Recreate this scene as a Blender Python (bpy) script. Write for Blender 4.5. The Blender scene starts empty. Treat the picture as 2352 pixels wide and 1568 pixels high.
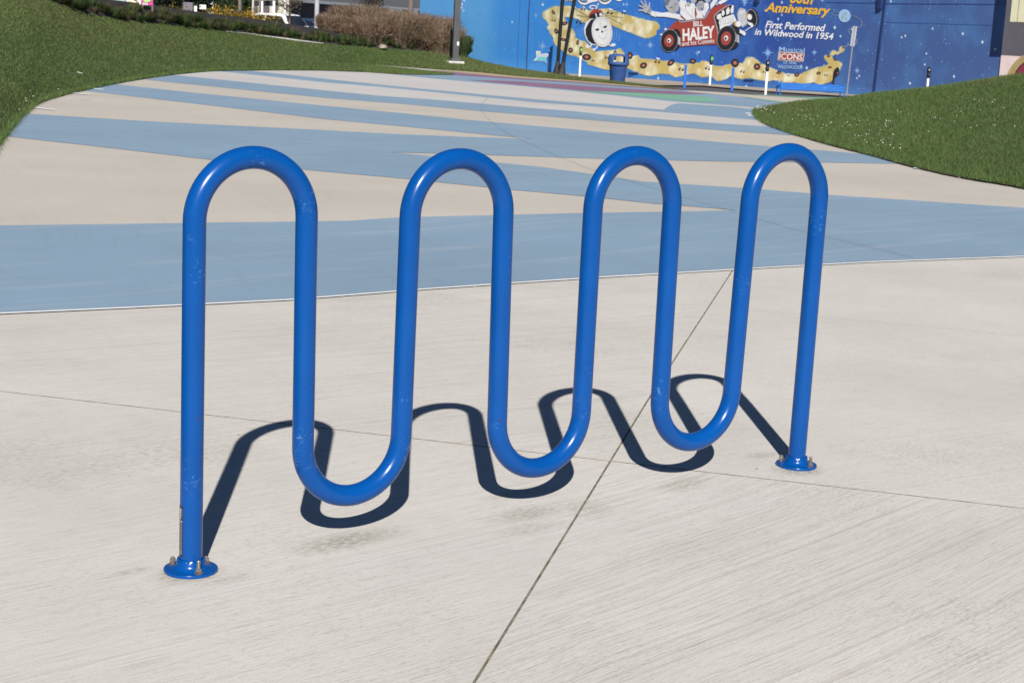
import bpy, bmesh, math, random
import numpy as np
from mathutils import Vector, Matrix, Euler
from mathutils.geometry import tessellate_polygon

random.seed(7)
rng = np.random.default_rng(7)
sc = bpy.context.scene
COL = sc.collection
R_ = math.radians

# ------------------------------------------------------------------ camera, sky, sun, exposure
CAM = Vector((-1.71189, -3.54784, 1.37058))
EUL = Euler((1.37740180, -0.04761103, -0.636003062), 'XYZ')
FPX = 3766.727                      # focal length for a picture 2352 wide
cd = bpy.data.cameras.new('camera')
cam = bpy.data.objects.new('camera', cd)
COL.objects.link(cam)
cam.location = CAM
cam.rotation_euler = EUL
cd.sensor_fit = 'HORIZONTAL'
cd.sensor_width = 36.0
cd.lens = FPX / 2352 * 36.0
cd.clip_start = 0.05
cd.clip_end = 3000
cd.dof.use_dof = True
cd.dof.focus_distance = 4.3
cd.dof.aperture_fstop = 20
sc.camera = cam

SUN_AZ = 0.5816                     # the light travels towards (sin, cos)
SUN_EL = math.atan(1 / 1.4018)
w = bpy.data.worlds.new('World')
sc.world = w
w.use_nodes = True
nt = w.node_tree
nt.nodes.clear()
sky = nt.nodes.new('ShaderNodeTexSky')
sky.sky_type = 'NISHITA'
sky.sun_disc = False
sky.sun_elevation = SUN_EL
sky.sun_rotation = SUN_AZ + math.pi
sky.dust_density = 0.2
sky.air_density = 0.8
sky.altitude = 3500
sky.ozone_density = 3.0
bg = nt.nodes.new('ShaderNodeBackground')
bg.inputs['Strength'].default_value = 0.05
wo = nt.nodes.new('ShaderNodeOutputWorld')
nt.links.new(sky.outputs[0], bg.inputs[0])
nt.links.new(bg.outputs[0], wo.inputs[0])

sl = bpy.data.lights.new('sun', 'SUN')
sl.energy = 5.0
sl.angle = R_(0.53)
sl.color = (1.0, 0.955, 0.89)
so = bpy.data.objects.new('sun', sl)
COL.objects.link(so)
sdir = Vector((math.sin(SUN_AZ) * 1.4018, math.cos(SUN_AZ) * 1.4018, -1)).normalized()
so.rotation_euler = sdir.to_track_quat('-Z', 'Y').to_euler()
so.location = (0, 0, 30)

sc.view_settings.view_transform = 'Standard'
sc.view_settings.look = 'None'
sc.view_settings.gamma = 1
sc.view_settings.use_curve_mapping = False
sc.view_settings.exposure = 0.46
sc.render.engine = 'CYCLES'
sc.cycles.max_bounces = 6
sc.cycles.use_denoising = True

# ------------------------------------------------------------------ measuring helpers
RM = EUL.to_matrix()
HEAD = (RM @ Vector((0, 0, -1)))
HEAD.z = 0
HEAD.normalize()
RIGHT = Vector((HEAD.y, -HEAD.x, 0))
K = 2352 / 4096

def crop(ox, oy, wid, img=2352):
    """surveying frame of an enlarged detail of the photograph"""
    s = wid / img
    return lambda x, y: ((ox + x * s) * K, (oy + y * s) * K)

def ray(px, py):
    return RM @ Vector(((px - 1176) / FPX, -(py - 784) / FPX, -1))

def at(px, py, d):
    """point d metres ahead (measured over the ground)"""
    r = ray(px, py)
    return CAM + r * (d / r.dot(HEAD))

SL, D0 = 0.014, 6.0
def gz(p):
    d = (Vector((p[0], p[1], 0)) - Vector((CAM.x, CAM.y, 0))).dot(HEAD)
    return -SL * min(max(0, d - D0), 90)

def ground(px, py, dz=0.0):
    """where the line of sight meets the ground"""
    r = ray(px, py)
    f = r.dot(HEAD)
    t = (dz - CAM.z) / r.z
    if t < 0 or t * f > D0:
        den = r.z + SL * f
        t = (SL * D0 - CAM.z + dz) / den
    p = CAM + r * t
    return Vector((p.x, p.y, gz(p) + dz))

def place(lat, d, z):
    return Vector((CAM.x, CAM.y, 0)) + HEAD * d + RIGHT * lat + Vector((0, 0, z))

# ------------------------------------------------------------------ materials
def lin(r, g, b):
    f = lambda c: (c / 255 / 12.92) if c <= 10 else ((c / 255 + 0.055) / 1.055) ** 2.4
    return (f(r), f(g), f(b))

def new_mat(name):
    m = bpy.data.materials.new(name)
    m.use_nodes = True
    t = m.node_tree
    return m, t, t.nodes['Principled BSDF']

class N:
    def __init__(s, t): s.t = t
    def n(s, typ, **kw):
        x = s.t.nodes.new(typ)
        for k, v in kw.items(): setattr(x, k, v)
        return x
    def link(s, a, b): s.t.links.new(a, b)
    def coord(s, rot=0, scale=(1, 1, 1), warp=0.0, wscale=1.0, loc=(0, 0, 0)):
        tc = s.n('ShaderNodeTexCoord')
        src = tc.outputs['Object']
        if warp:
            nz = s.n('ShaderNodeTexNoise'); nz.inputs['Scale'].default_value = wscale
            nz.inputs['Detail'].default_value = 1
            s.link(src, nz.inputs['Vector'])
            a = s.n('ShaderNodeVectorMath', operation='SCALE'); a.inputs['Scale'].default_value = warp
            s.link(nz.outputs['Color'], a.inputs[0])
            b = s.n('ShaderNodeVectorMath', operation='ADD')
            s.link(src, b.inputs[0]); s.link(a.outputs[0], b.inputs[1])
            src = b.outputs[0]
        r = s.n('ShaderNodeMapping', vector_type='POINT'); r.inputs['Rotation'].default_value = (0, 0, -rot)
        s.link(src, r.inputs['Vector'])
        m = s.n('ShaderNodeMapping'); m.inputs['Scale'].default_value = scale
        m.inputs['Location'].default_value = loc
        s.link(r.outputs[0], m.inputs['Vector'])
        return m.outputs[0]
    def noise(s, vec, scale=1.0, detail=3.0, rough=0.5):
        x = s.n('ShaderNodeTexNoise'); x.inputs['Scale'].default_value = scale
        x.inputs['Detail'].default_value = detail; x.inputs['Roughness'].default_value = rough
        s.link(vec, x.inputs['Vector'])
        return x.outputs['Fac']
    def remap(s, v, a, b, c=0.0, d=1.0, smooth=False):
        x = s.n('ShaderNodeMapRange')
        if smooth: x.interpolation_type = 'SMOOTHSTEP'
        x.inputs['From Min'].default_value = a; x.inputs['From Max'].default_value = b
        x.inputs['To Min'].default_value = c; x.inputs['To Max'].default_value = d
        s.link(v, x.inputs['Value'])
        return x.outputs[0]
    def math(s, op, a, b):
        x = s.n('ShaderNodeMath', operation=op)
        for i, v in enumerate((a, b)):
            if isinstance(v, (int, float)): x.inputs[i].default_value = v
            else: s.link(v, x.inputs[i])
        return x.outputs[0]
    def mix(s, fac, a, b, mode='MIX'):
        x = s.n('ShaderNodeMix', data_type='RGBA', blend_type=mode)
        if isinstance(fac, (int, float)): x.inputs[0].default_value = fac
        else: s.link(fac, x.inputs[0])
        for i, v in ((6, a), (7, b)):
            if isinstance(v, tuple): x.inputs[i].default_value = (*v, 1)
            else: s.link(v, x.inputs[i])
        return x.outputs[2]
    def bump(s, h, strength, dist, bsdf):
        b = s.n('ShaderNodeBump'); b.inputs['Strength'].default_value = strength
        b.inputs['Distance'].default_value = dist
        s.link(h, b.inputs['Height']); s.link(b.outputs[0], bsdf.inputs['Normal'])

def plain(name, col, rough=0.6, metal=0.0, var=0.12, vscale=3.0, spec=0.5):
    m, t, b = new_mat(name)
    n = N(t)
    v = n.noise(n.coord(), vscale, 4)
    c = n.mix(n.remap(v, 0.3, 0.7), tuple(x * (1 - var) for x in col), tuple(min(1, x * (1 + var)) for x in col))
    n.link(c, b.inputs['Base Color'])
    b.inputs['Roughness'].default_value = rough
    b.inputs['Metallic'].default_value = metal
    b.inputs['Specular IOR Level'].default_value = spec
    return m

def concrete(name, base, ang, spots=(), lines=1.0, warp=0.0):
    m, t, b = new_mat(name)
    n = N(t)
    fine = n.noise(n.coord(ang, (7, 230, 1), warp, .8), 1.0, 3, 0.6)
    wide = n.noise(n.coord(ang, (0.9, 42, 1), warp, .8, (3, 9, 0)), 1.0, 3, 0.6)
    grain = n.noise(n.coord(), 260, 3, 0.7)
    big = n.noise(n.coord(0, (1, 1, 1), 0, 1, (5, 2, 0)), 1.1, 5, 0.6)
    mid = n.noise(n.coord(ang, (9, 40, 1)), 1.0, 4, 0.7)
    c = n.mix(n.remap(big, 0.3, 0.72), tuple(x * .93 for x in base), tuple(min(1, x * 1.07) for x in base))
    c = n.mix(n.remap(grain, 0.48, 0.75, 0, .42), c, tuple(x * .5 for x in base))
    c = n.mix(n.remap(grain, 0.2, 0.42, .22, 0), c, tuple(min(1, x * 1.35) for x in base))
    c = n.mix(n.remap(fine, 0.53, 0.70, 0, .52 * lines), c, (base[0] * .52, base[1] * .5, base[2] * .46))
    c = n.mix(n.remap(wide, 0.54, 0.72, 0, .15 * lines), c, (base[0] * .6, base[1] * .57, base[2] * .52))
    dash = n.noise(n.coord(ang, (38, 190, 1), 0, 1, (6, 1, 0)), 1.0, 3, 0.65)
    clus = n.noise(n.coord(0, (1, 1, 1), 0, 1, (7, 3, 0)), 1.6, 4, 0.65)
    c = n.mix(n.math('MULTIPLY', n.remap(dash, 0.54, 0.65, 0, .5), n.remap(clus, .34, .62, .15, 1)), c, (base[0] * .50, base[1] * .48, base[2] * .42))
    ridge = n.noise(n.coord(ang, (.22, 62, 1), warp, .8, (2, 5, 0)), 1.0, 2, 0.5)
    c = n.mix(n.remap(ridge, 0.55, 0.64, 0, .42 * max(0, lines - .6)), c, (base[0] * .55, base[1] * .53, base[2] * .48))
    c = n.mix(n.remap(ridge, 0.45, 0.36, 0, .22 * max(0, lines - .6)), c, tuple(min(1, x * 1.2) for x in base))
    # grime that gathered in the broom marks
    gr = n.noise(n.coord(0, (1, 1, 1), 0, 1, (1, 7, 0)), 0.7, 4, 0.65)
    gm = n.math('MULTIPLY', n.remap(gr, 0.52, 0.72, 0, 1, True), n.remap(dash, 0.44, 0.60, 0.0, 0.42))
    tot = gm
    for (x, y, rx, ry, k) in spots:
        tc = n.n('ShaderNodeTexCoord')
        mp = n.n('ShaderNodeMapping', vector_type='TEXTURE')
        mp.inputs['Location'].default_value = (x, y, 0)
        mp.inputs['Rotation'].default_value = (0, 0, ang)
        mp.inputs['Scale'].default_value = (rx, ry, 1)
        n.link(tc.outputs['Object'], mp.inputs['Vector'])
        ln = n.n('ShaderNodeVectorMath', operation='LENGTH')
        n.link(mp.outputs[0], ln.inputs[0])
        s = n.math('MULTIPLY', n.remap(ln.outputs['Value'], 1.0, 0.1, 0, k, True), n.math('ADD', .22, n.remap(dash, 0.42, 0.60, 0, .78)))
        tot = n.math('MAXIMUM', tot, s)
    c = n.mix(tot, c, (base[0] * .36, base[1] * .35, base[2] * .25))
    n.link(c, b.inputs['Base Color'])
    b.inputs['Roughness'].default_value = 0.9
    b.inputs['Specular IOR Level'].default_value = 0.25
    h = n.math('ADD', n.math('MULTIPLY', fine, .6), n.math('MULTIPLY', grain, .35)); h = n.math('ADD', h, n.math('MULTIPLY', ridge, .5 * lines))
    n.bump(h, 0.35, 0.0035, b)
    return m

def coating(name, col, ang=0.15):
    """coloured coating brushed over the concrete"""
    m, t, b = new_mat(name)
    n = N(t)
    big = n.noise(n.coord(0, (1, 1, 1), 0, 1, (2, 4, 0)), 0.45, 5, 0.6)
    st = n.noise(n.coord(ang, (0.5, 7, 1), .6, .4), 1.0, 4, 0.6)
    st2 = n.noise(n.coord(ang + 1.1, (0.7, 16, 1), .5, .4, (4, 4, 0)), 1.0, 4, 0.6)
    grain = n.noise(n.coord(), 120, 2, 0.7)
    c = n.mix(n.remap(big, 0.3, 0.7), tuple(x * .93 for x in col), tuple(min(1, x * 1.06) for x in col))
    c = n.mix(n.remap(st, 0.53, 0.75, 0, .27), c, (.5, .5, .5))
    c = n.mix(n.remap(st2, 0.55, 0.75, 0, .14), c, tuple(x * .6 for x in col))
    c = n.mix(n.remap(grain, 0.5, 0.75, 0, .10), c, tuple(x * .6 for x in col))
    n.link(c, b.inputs['Base Color'])
    b.inputs['Roughness'].default_value = 0.75
    b.inputs['Specular IOR Level'].default_value = 0.25
    n.bump(grain, 0.25, 0.003, b)
    return m

def vcol(name, rough=0.7, trans=0.0, spec=0.3):
    m, t, b = new_mat(name)
    n = N(t)
    a = n.n('ShaderNodeAttribute'); a.attribute_name = 'tint'
    n.link(a.outputs['Color'], b.inputs['Base Color'])
    b.inputs['Roughness'].default_value = rough
    b.inputs['Specular IOR Level'].default_value = spec
    if trans:
        tr = n.n('ShaderNodeBsdfTranslucent'); n.link(a.outputs['Color'], tr.inputs['Color'])
        mx = n.n('ShaderNodeMixShader'); mx.inputs[0].default_value = trans
        n.link(b.outputs[0], mx.inputs[1]); n.link(tr.outputs[0], mx.inputs[2])
        n.link(mx.outputs[0], t.nodes['Material Output'].inputs['Surface'])
    return m

# ------------------------------------------------------------------ object helpers
def link(name, me, parent=None, mat=None, smooth=False):
    o = bpy.data.objects.new(name, me)
    COL.objects.link(o)
    if mat is not None:
        for mm in (mat if isinstance(mat, (list, tuple)) else [mat]): me.materials.append(mm)
    if parent is not None:
        o.parent = parent
        o.matrix_parent_inverse = Matrix.Translation(-root_loc(parent)) if parent else Matrix()
    if smooth: me.shade_smooth()
    return o

def root_loc(o):
    v = Vector(o.location)
    if o.parent: v = v + root_loc(o.parent) + o.matrix_parent_inverse.translation
    return v

def tag(o, label=None, cat=None, group=None, kind=None):
    if label: o['label'] = label
    if cat: o['category'] = cat
    if group: o['group'] = group
    if kind: o['kind'] = kind
    return o

def empty(name, loc, label=None, cat=None, group=None, kind=None):
    o = bpy.data.objects.new(name, None)
    o.empty_display_size = 0.2
    o.location = loc
    COL.objects.link(o)
    return tag(o, label, cat, group, kind)

def mesh_of(name, verts, faces):
    me = bpy.data.meshes.new(name)
    me.from_pydata([tuple(v) for v in verts], [], faces)
    me.update()
    return me

def fast_mesh(name, V, F, tint=None):
    """many triangles from arrays V (n,3) and F (m,3)"""
    me = bpy.data.meshes.new(name)
    me.vertices.add(len(V)); me.vertices.foreach_set('co', np.asarray(V, np.float32).ravel())
    me.loops.add(F.size); me.loops.foreach_set('vertex_index', F.astype(np.int32).ravel())
    me.polygons.add(len(F))
    me.polygons.foreach_set('loop_start', np.arange(0, F.size, 3, dtype=np.int32))
    me.update(calc_edges=True)
    if tint is not None:
        a = me.color_attributes.new('tint', 'FLOAT_COLOR', 'POINT')
        c = np.concatenate([tint, np.ones((len(tint), 1))], 1).astype(np.float32)
        a.data.foreach_set('color', c.ravel())
    return me

class MB:
    """gathers shapes into one mesh"""
    def __init__(s): s.v = []; s.f = []
    def add(s, vs, fs):
        k = len(s.v); s.v += [Vector(v) for v in vs]; s.f += [[i + k for i in f] for f in fs]
    def box(s, c, size, M=None):
        x, y, z = (q / 2 for q in size)
        M = M or Matrix()
        vs = [Vector(c) + (M.to_3x3() @ Vector(p)) for p in
              [(-x, -y, -z), (x, -y, -z), (x, y, -z), (-x, y, -z), (-x, -y, z), (x, -y, z), (x, y, z), (-x, y, z)]]
        s.add(vs, [[0, 3, 2, 1], [4, 5, 6, 7], [0, 1, 5, 4], [1, 2, 6, 5], [2, 3, 7, 6], [3, 0, 4, 7]])
    def tube(s, pts, rad, seg=16, cap=True):
        pts = [Vector(p) for p in pts]
        rads = rad if isinstance(rad, (list, tuple)) else [rad] * len(pts)
        n = len(pts); vs = []; nrm = None
        for i, p in enumerate(pts):
            t = (pts[min(i + 1, n - 1)] - pts[max(i - 1, 0)]).normalized()
            if nrm is None: nrm = t.orthogonal().normalized()
            nrm = (nrm - t * nrm.dot(t)).normalized()
            b = t.cross(nrm)
            for k in range(seg):
                a = 2 * math.pi * k / seg
                vs.append(p + (nrm * math.cos(a) + b * math.sin(a)) * rads[i])
        fs = [[i * seg + k, i * seg + (k + 1) % seg, (i + 1) * seg + (k + 1) % seg, (i + 1) * seg + k]
              for i in range(n - 1) for k in range(seg)]
        if cap: fs += [list(range(seg))[::-1], [(n - 1) * seg + k for k in range(seg)]]
        s.add(vs, fs)
    def lathe(s, prof, c=(0, 0, 0), seg=32, M=None, cap=True):
        M = M.to_3x3() if M else Matrix.Identity(3)
        vs = [Vector(c) + M @ Vector((r * math.cos(2 * math.pi * k / seg), r * math.sin(2 * math.pi * k / seg), z))
              for r, z in prof for k in range(seg)]
        fs = [[i * seg + k, i * seg + (k + 1) % seg, (i + 1) * seg + (k + 1) % seg, (i + 1) * seg + k]
              for i in range(len(prof) - 1) for k in range(seg)]
        if cap: fs += [list(range(seg))[::-1], [(len(prof) - 1) * seg + k for k in range(seg)]]
        s.add(vs, fs)
    def build(s, name, mat, parent=None, smooth=False, bevel=0):
        me = mesh_of(name, s.v, s.f)
        o = link(name, me, parent, mat)
        if smooth:
            me.shade_smooth()
            try: me.set_sharp_from_angle(angle=R_(38))
            except Exception: pass
        if bevel:
            b = o.modifiers.new('bevel', 'BEVEL'); b.width = bevel; b.segments = 2; b.limit_method = 'ANGLE'
        return o

def tri2(poly):
    return [list(t) for t in tessellate_polygon([[Vector((p[0], p[1], 0)) for p in poly]])]

def cr(pts, n=6):
    """smooth curve through points"""
    out = []
    P = [Vector(p) for p in pts]
    P = [P[0] * 2 - P[1]] + P + [P[-1] * 2 - P[-2]]
    for i in range(1, len(P) - 2):
        for k in range(n):
            t = k / n
            a, b, c, d = P[i - 1], P[i], P[i + 1], P[i + 2]
            out.append(0.5 * ((2 * b) + (-a + c) * t + (2 * a - 5 * b + 4 * c - d) * t * t + (-a + 3 * b - 3 * c + d) * t ** 3))
    out.append(P[-2])
    return [tuple(p) for p in out]

def sheet(name, pix, mat, dz, parent=None, kind=None, thick=0):
    """flat area on the ground, outline given by lines of sight to its edge"""
    P = [ground(x, y) for x, y in pix]
    return sheet_xy(name, P, mat, dz, parent, kind, thick)

def sheet_xy(name, P, mat, dz, parent=None, kind=None, thick=0, cuts=()):
    bm = bmesh.new()
    vs = [bm.verts.new((p[0], p[1], 0)) for p in P]
    for t in tri2(P):
        try: bm.faces.new([vs[i] for i in t])
        except ValueError: pass
    for v in [v for v in bm.verts if not v.link_faces]: bm.verts.remove(v)
    for dd in (D0, D0 + 90):
        c = place(0, dd, 0)
        bmesh.ops.bisect_plane(bm, geom=bm.verts[:] + bm.edges[:] + bm.faces[:], plane_co=c, plane_no=HEAD, dist=1e-5)
    for (c, nn, off) in cuts:
        bmesh.ops.bisect_plane(bm, geom=bm.verts[:] + bm.edges[:] + bm.faces[:], plane_co=Vector(c) + Vector(nn) * off,
                               plane_no=nn, clear_inner=True, dist=1e-5)
    if not bm.faces: bm.free(); return None
    for v in bm.verts: v.co.z = gz(v.co) + dz
    bmesh.ops.recalc_face_normals(bm, faces=bm.faces[:])
    if sum(f.normal.z * f.calc_area() for f in bm.faces) < 0:
        bmesh.ops.reverse_faces(bm, faces=bm.faces[:])
    if thick:
        be = [e for e in bm.edges if e.is_boundary]
        r = bmesh.ops.extrude_edge_only(bm, edges=be)
        for v in [g for g in r['geom'] if isinstance(g, bmesh.types.BMVert)]: v.co.z -= thick
        for f in [g for g in r['geom'] if isinstance(g, bmesh.types.BMFace)]: f.material_index = 1
    me = bpy.data.meshes.new(name)
    bm.to_mesh(me); bm.free()
    o = link(name, me, parent, mat)
    if kind: o['kind'] = kind
    return o

def strip(pts, w0, w1=None):
    """ribbon outline of given width around a picture polyline"""
    n = len(pts); L = []; Rr = []
    for i, p in enumerate(pts):
        a = pts[max(0, i - 1)]; b = pts[min(n - 1, i + 1)]
        dx, dy = b[0] - a[0], b[1] - a[1]; l = math.hypot(dx, dy) or 1
        ww = (w0 + ((w1 if w1 is not None else w0) - w0) * i / (n - 1)) / 2
        L.append((p[0] - dy / l * ww, p[1] + dx / l * ww)); Rr.append((p[0] + dy / l * ww, p[1] - dx / l * ww))
    return L + Rr[::-1]

# ------------------------------------------------------------------ ground and plaza
M_ASPH = plain('asphalt', (.075, .075, .08), .9, var=.25, vscale=2.5)
M_APRON = concrete('pavement_concrete', (.36, .31, .25), 1.0, lines=.6)
M_JOINT = plain('joint_filler', (.17, .15, .11), .95, var=.5, vscale=25)
M_BLUE = coating('light_blue_coating', (.208, .298, .392))
M_TAN = coating('tan_coating', (.475, .438, .385))
M_WHITE = coating('off_white_coating', (.50, .48, .465))
M_PURP = coating('plum_coating', (.23, .125, .20))
M_YEL = coating('ochre_coating', (.42, .34, .18))
M_GRN = coating('sage_green_coating', (.17, .37, .26))
M_LINE = plain('white_line_paint', (.78, .79, .80), .7, var=.06)

gnd = MB()
q = []
for d in (-30, D0, D0 + 90, 900):
    for lat in (-400, 400):
        p = place(lat * (1 if d < 100 else 2.5), d, 0); q.append((p.x, p.y, gz(p) - 0.05))
gnd.add(q, [[0, 1, 3, 2], [2, 3, 5, 4], [4, 5, 7, 6]])
o = gnd.build('ground', M_ASPH); o['kind'] = 'structure'

A = crop(1300, 250, 1000); B = crop(2200, 280, 1000); C = crop(1700, 230, 600)
D = crop(0, 180, 600); E_ = crop(2900, 340, 600); G8 = crop(0, 250, 1400); G5 = crop(3000, 550, 1096, 2291)
def pp(f, *pts): return [f(*p) for p in pts]

LAWN_L = [(-260, 800), (-90, 460), (0, 322)] + pp(D, (60, 1390), (230, 1180), (370, 1070), (480, 985), (650, 885), (960, 790), (1250, 715),
          (1400, 670), (1730, 603), (2220, 530)) + pp(G8, (1170, 85), (1450, 58), (2000, 50)) + pp(A, (0, 80), (370, 88))
FRONT = [(-700, 742), (-300, 733), (0, 722), (300, 708.5), (670, 690), (960, 667), (1180, 651.5), (1400, 637), (1560, 628), (1780, 615), (2000, 603), (2352, 590), (2700, 578), (3200, 566)]
LAWN_R = pp(B, (1960, 357), (1935, 405), (1960, 455), (2110, 538)) + pp(G5, (560, 25), (1000, 140), (1300, 222), (1750, 325), (2291, 418)) + [(2480, 462), (2900, 540)]
FAR = pp(B, (1262, 192), (1500, 205), (1700, 218)) + pp(E_, (100, 136), (600, 160), (900, 180), (1400, 200), (1850, 206), (2352, 240))
PATH_TOP = pp(A, (350, 12), (700, 38)) + pp(C, (0, 170), (400, 198), (900, 235), (1400, 285), (2352, 358)) + pp(B, (500, 120), (1000, 160), (1250, 183))

plaza = empty('plaza', (0, 0, 0), kind='structure')
# coloured field behind the rack
field_outline = FRONT + [(3300, 600)] + LAWN_R[::-1] + [(1850, 285), (2100, 300), (2300, 290), E_(2352, 240)] + FAR[:-1][::-1] + PATH_TOP[::-1] + [A(370, 88)] + LAWN_L[::-1][1:-2] + [(-400, 480), (-800, 742)]
sheet('painted_field', field_outline, M_TAN, 0.0, plaza)

def band(name, pts, mat, lvl=1):
    sheet(name, pts, mat, 0.0035 * lvl, plaza)

e_b7t = pp(G8, (1690, 58)) + pp(A, (0, 155), (400, 198), (900, 248), (1500, 305), (2000, 350), (2352, 378)) + pp(B, (500, 325), (1070, 377), (1090, 360), (1130, 335), (1170, 322), (1220, 315), (1500, 335), (1700, 349), (1950, 375))
e_b7b = pp(G8, (1450, 58)) + pp(A, (0, 190), (500, 232), (1000, 280), (1500, 330), (2000, 380), (2352, 405)) + pp(B, (600, 362), (1200, 412), (1700, 455), (1990, 478))
e_b5t = pp(G8, (1170, 85)) + pp(A, (0, 265), (500, 315), (1000, 350), (1500, 392), (2000, 435), (2352, 462)) + pp(B, (600, 432), (1200, 477), (1700, 512), (2110, 538))
e_b5b = pp(G8, (980, 118)) + pp(A, (0, 335), (700, 390), (1500, 462), (2352, 532)) + pp(B, (900, 515), (1700, 578), (2330, 620))
e_b3t = pp(G8, (750, 145), (1300, 205)) + pp(A, (0, 410), (800, 487), (1500, 557), (2352, 632)) + pp(B, (600, 600), (1100, 637), (1700, 690), (2060, 722)) + pp(G5, (600, 110), (1050, 152))
e_T1t = pp(G8, (555, 190), (1260, 272)) + pp(A, (0, 535), (700, 600), (1300, 660), (1800, 708), (1960, 722))
e_T1b = pp(G8, (165, 345), (1040, 400)) + pp(A, (0, 640), (700, 678), (1300, 702), (1800, 718), (1960, 722))
e_T2t = [(7, 313), (232, 338), (479, 367), (697, 390), (804, 400), (920, 410), (1180, 437), (1350, 452), (1500, 468), (1692, 483)]
e_T2b = [(-300, 524), (0, 519), (300, 515), (804, 508), (920, 500), (1180, 494), (1340, 490), (1550, 487), (1692, 483)]
e_T3b = [(895, 350), (1180, 378), (1250, 385), (1480, 418), (1700, 432), (1900, 448), (2352, 478), (2900, 505)]
e_T3t = [(895, 350), (1130, 357), (1400, 366), (1700, 372), (1900, 374), (2080, 377)]
e_w8t = pp(A, (500, 97), (650, 115), (1000, 152), (1300, 180), (1700, 212), (2352, 272)) + pp(B, (350, 215), (800, 262), (1200, 302), (1600, 330), (1960, 357))
# off-white bands
band('painted_band', e_w8t + e_b7t[::-1] + pp(A, (0, 84)), M_WHITE)
band('painted_band', e_b7b + e_b5t[::-1], M_WHITE)
# blue bands
band('painted_band', e_b7t + [B(1935, 405)] + e_b7b[::-1], M_BLUE)
band('painted_band', e_b5t + e_b5b[::-1], M_BLUE)
# blue between and around the tan wedges
band('painted_band', e_b3t + pp(G5, (1300, 222))[:0] + e_T3t[::-1][:] + [(870, 349)] + e_T1b[-1:] + e_T1t[::-1][1:], M_BLUE)
low = e_T1b + [(870, 349)] + e_T3b[:0] + [(895, 350)] 
band('painted_band', e_T1b + [(870, 349), (895, 350)] + e_T3b[1:] + [(3000, 543)] + FRONT[1:-1][::-1] + e_T2b + e_T2t[::-1] + pp(D, (60, 1390)), M_BLUE)
# upper coloured area
b9 = pp(A, (560, 105), (900, 116), (1220, 116), (1000, 90), (930, 78)) + pp(C, (400, 225), (900, 275), (1400, 318), (2352, 385)) + pp(B, (500, 135), (1000, 172), (1250, 190)) + \
     pp(B, (1500, 230), (1800, 258), (2100, 292)) + [E_(900, 285), E_(700, 320), B(1960, 350)] + e_w8t[::-1]
band('painted_band', b9, M_BLUE)
band('painted_band', pp(A, (930, 78)) + pp(C, (400, 225), (900, 275), (1400, 318), (2352, 385)) + pp(B, (500, 135), (1000, 172), (1250, 188)) +
     pp(B, (1250, 195), (1000, 180), (500, 146)) + pp(C, (2352, 402), (1500, 352), (900, 312), (470, 283)) + pp(A, (1220, 112), (1000, 88)), M_PURP, 2)
band('painted_band', pp(C, (680, 358), (1100, 366), (1500, 382), (2352, 440)) + pp(B, (500, 166), (1000, 196), (1250, 206), (1490, 225), (1400, 229), (1200, 232), (850, 217), (400, 203)) +
     pp(C, (2352, 512), (1700, 458), (1100, 400)), M_PURP, 2)
band('painted_band', pp(B, (300, 198), (850, 219), (1200, 234), (1400, 248), (1540, 268), (1592, 288), (1560, 299), (1450, 304), (1300, 299), (1000, 266), (700, 237), (350, 208)), M_GRN, 2)
band('painted_band', pp(C, (400, 198), (900, 235), (1400, 285), (2352, 358)) + pp(B, (500, 120), (1000, 160), (1250, 183)) +
     pp(B, (1250, 190), (1000, 172), (500, 135)) + pp(C, (2352, 385), (1400, 318), (900, 275), (400, 225), (0, 205)), M_YEL, 2)
band('painted_band', pp(B, (1290, 203), (1500, 211), (1700, 228)) + pp(E_, (600, 172), (900, 192), (1700, 240), (2200, 262), (2200, 300), (900, 270)) + pp(B, (1800, 252), (1500, 228), (1290, 210)), M_TAN, 2)
band('painted_band', FAR[2:-1] + pp(E_, (1850, 225), (1700, 236), (900, 190), (600, 170)), M_GRN, 3)
band('painted_band', pp(E_, (200, 186), (600, 232), (900, 268), (1150, 285), (1100, 300), (880, 282), (560, 240)), M_GRN, 3)
# white tick marks along the lawn edges
for pts in (pp(D, (490, 985), (850, 1028)), pp(D, (1120, 752), (1410, 788)), pp(D, (1370, 678), (1625, 708)), pp(G5, (1365, 262), (1500, 268)), pp(G5, (1740, 340), (1880, 346)), pp(B, (1840, 410), (1930, 414)), pp(B, (1860, 430), (1940, 436))):
    band('painted_tick', strip(pts, 2.2, 1.6), M_LINE, 3)

# bare concrete slabs in front, cut by saw joints
g = lambda x, y: ground(x, y)
def cutline(a, b):
    a, b = g(*a), g(*b)
    d = (b - a).normalized()
    return a.copy(), Vector((-d.y, d.x, 0))
J1 = cutline((1088, 1568), (1680, 625))
J2 = cutline((0, 898), (2352, 1167))
J3 = cutline((1180, 660), (2352, 771))
P_front = [ground(x, y) for x, y in FRONT]
near = [place(9, 0.3, 0), place(-7, 0.3, 0)]
front_outline = P_front + near
sheet_xy('joint_bed', front_outline, M_JOINT, -0.0018, plaza)
def flip(j): return (j[0], -j[1])
def sp(x, y, rx, ry, k): p = g(x, y); return (p.x, p.y, rx, ry, k)
BC = (.552, .530, .495)
SP = [sp(800, 1240, .26, .09, .8), sp(1215, 1178, .20, .08, .6), sp(1215, 1215, .16, .06, .4), sp(1565, 1112, .17, .07, .5), sp(300, 1312, .10, .035, .45), sp(433, 1317, .12, .10, 1.0),
      sp(1835, 1078, .12, .11, .95), sp(1750, 1045, .10, .06, .5), sp(1345, 1165, .12, .12, .4), sp(520, 1330, .13, .04, .4), sp(1200, 1130, .20, .05, .5)]
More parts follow.
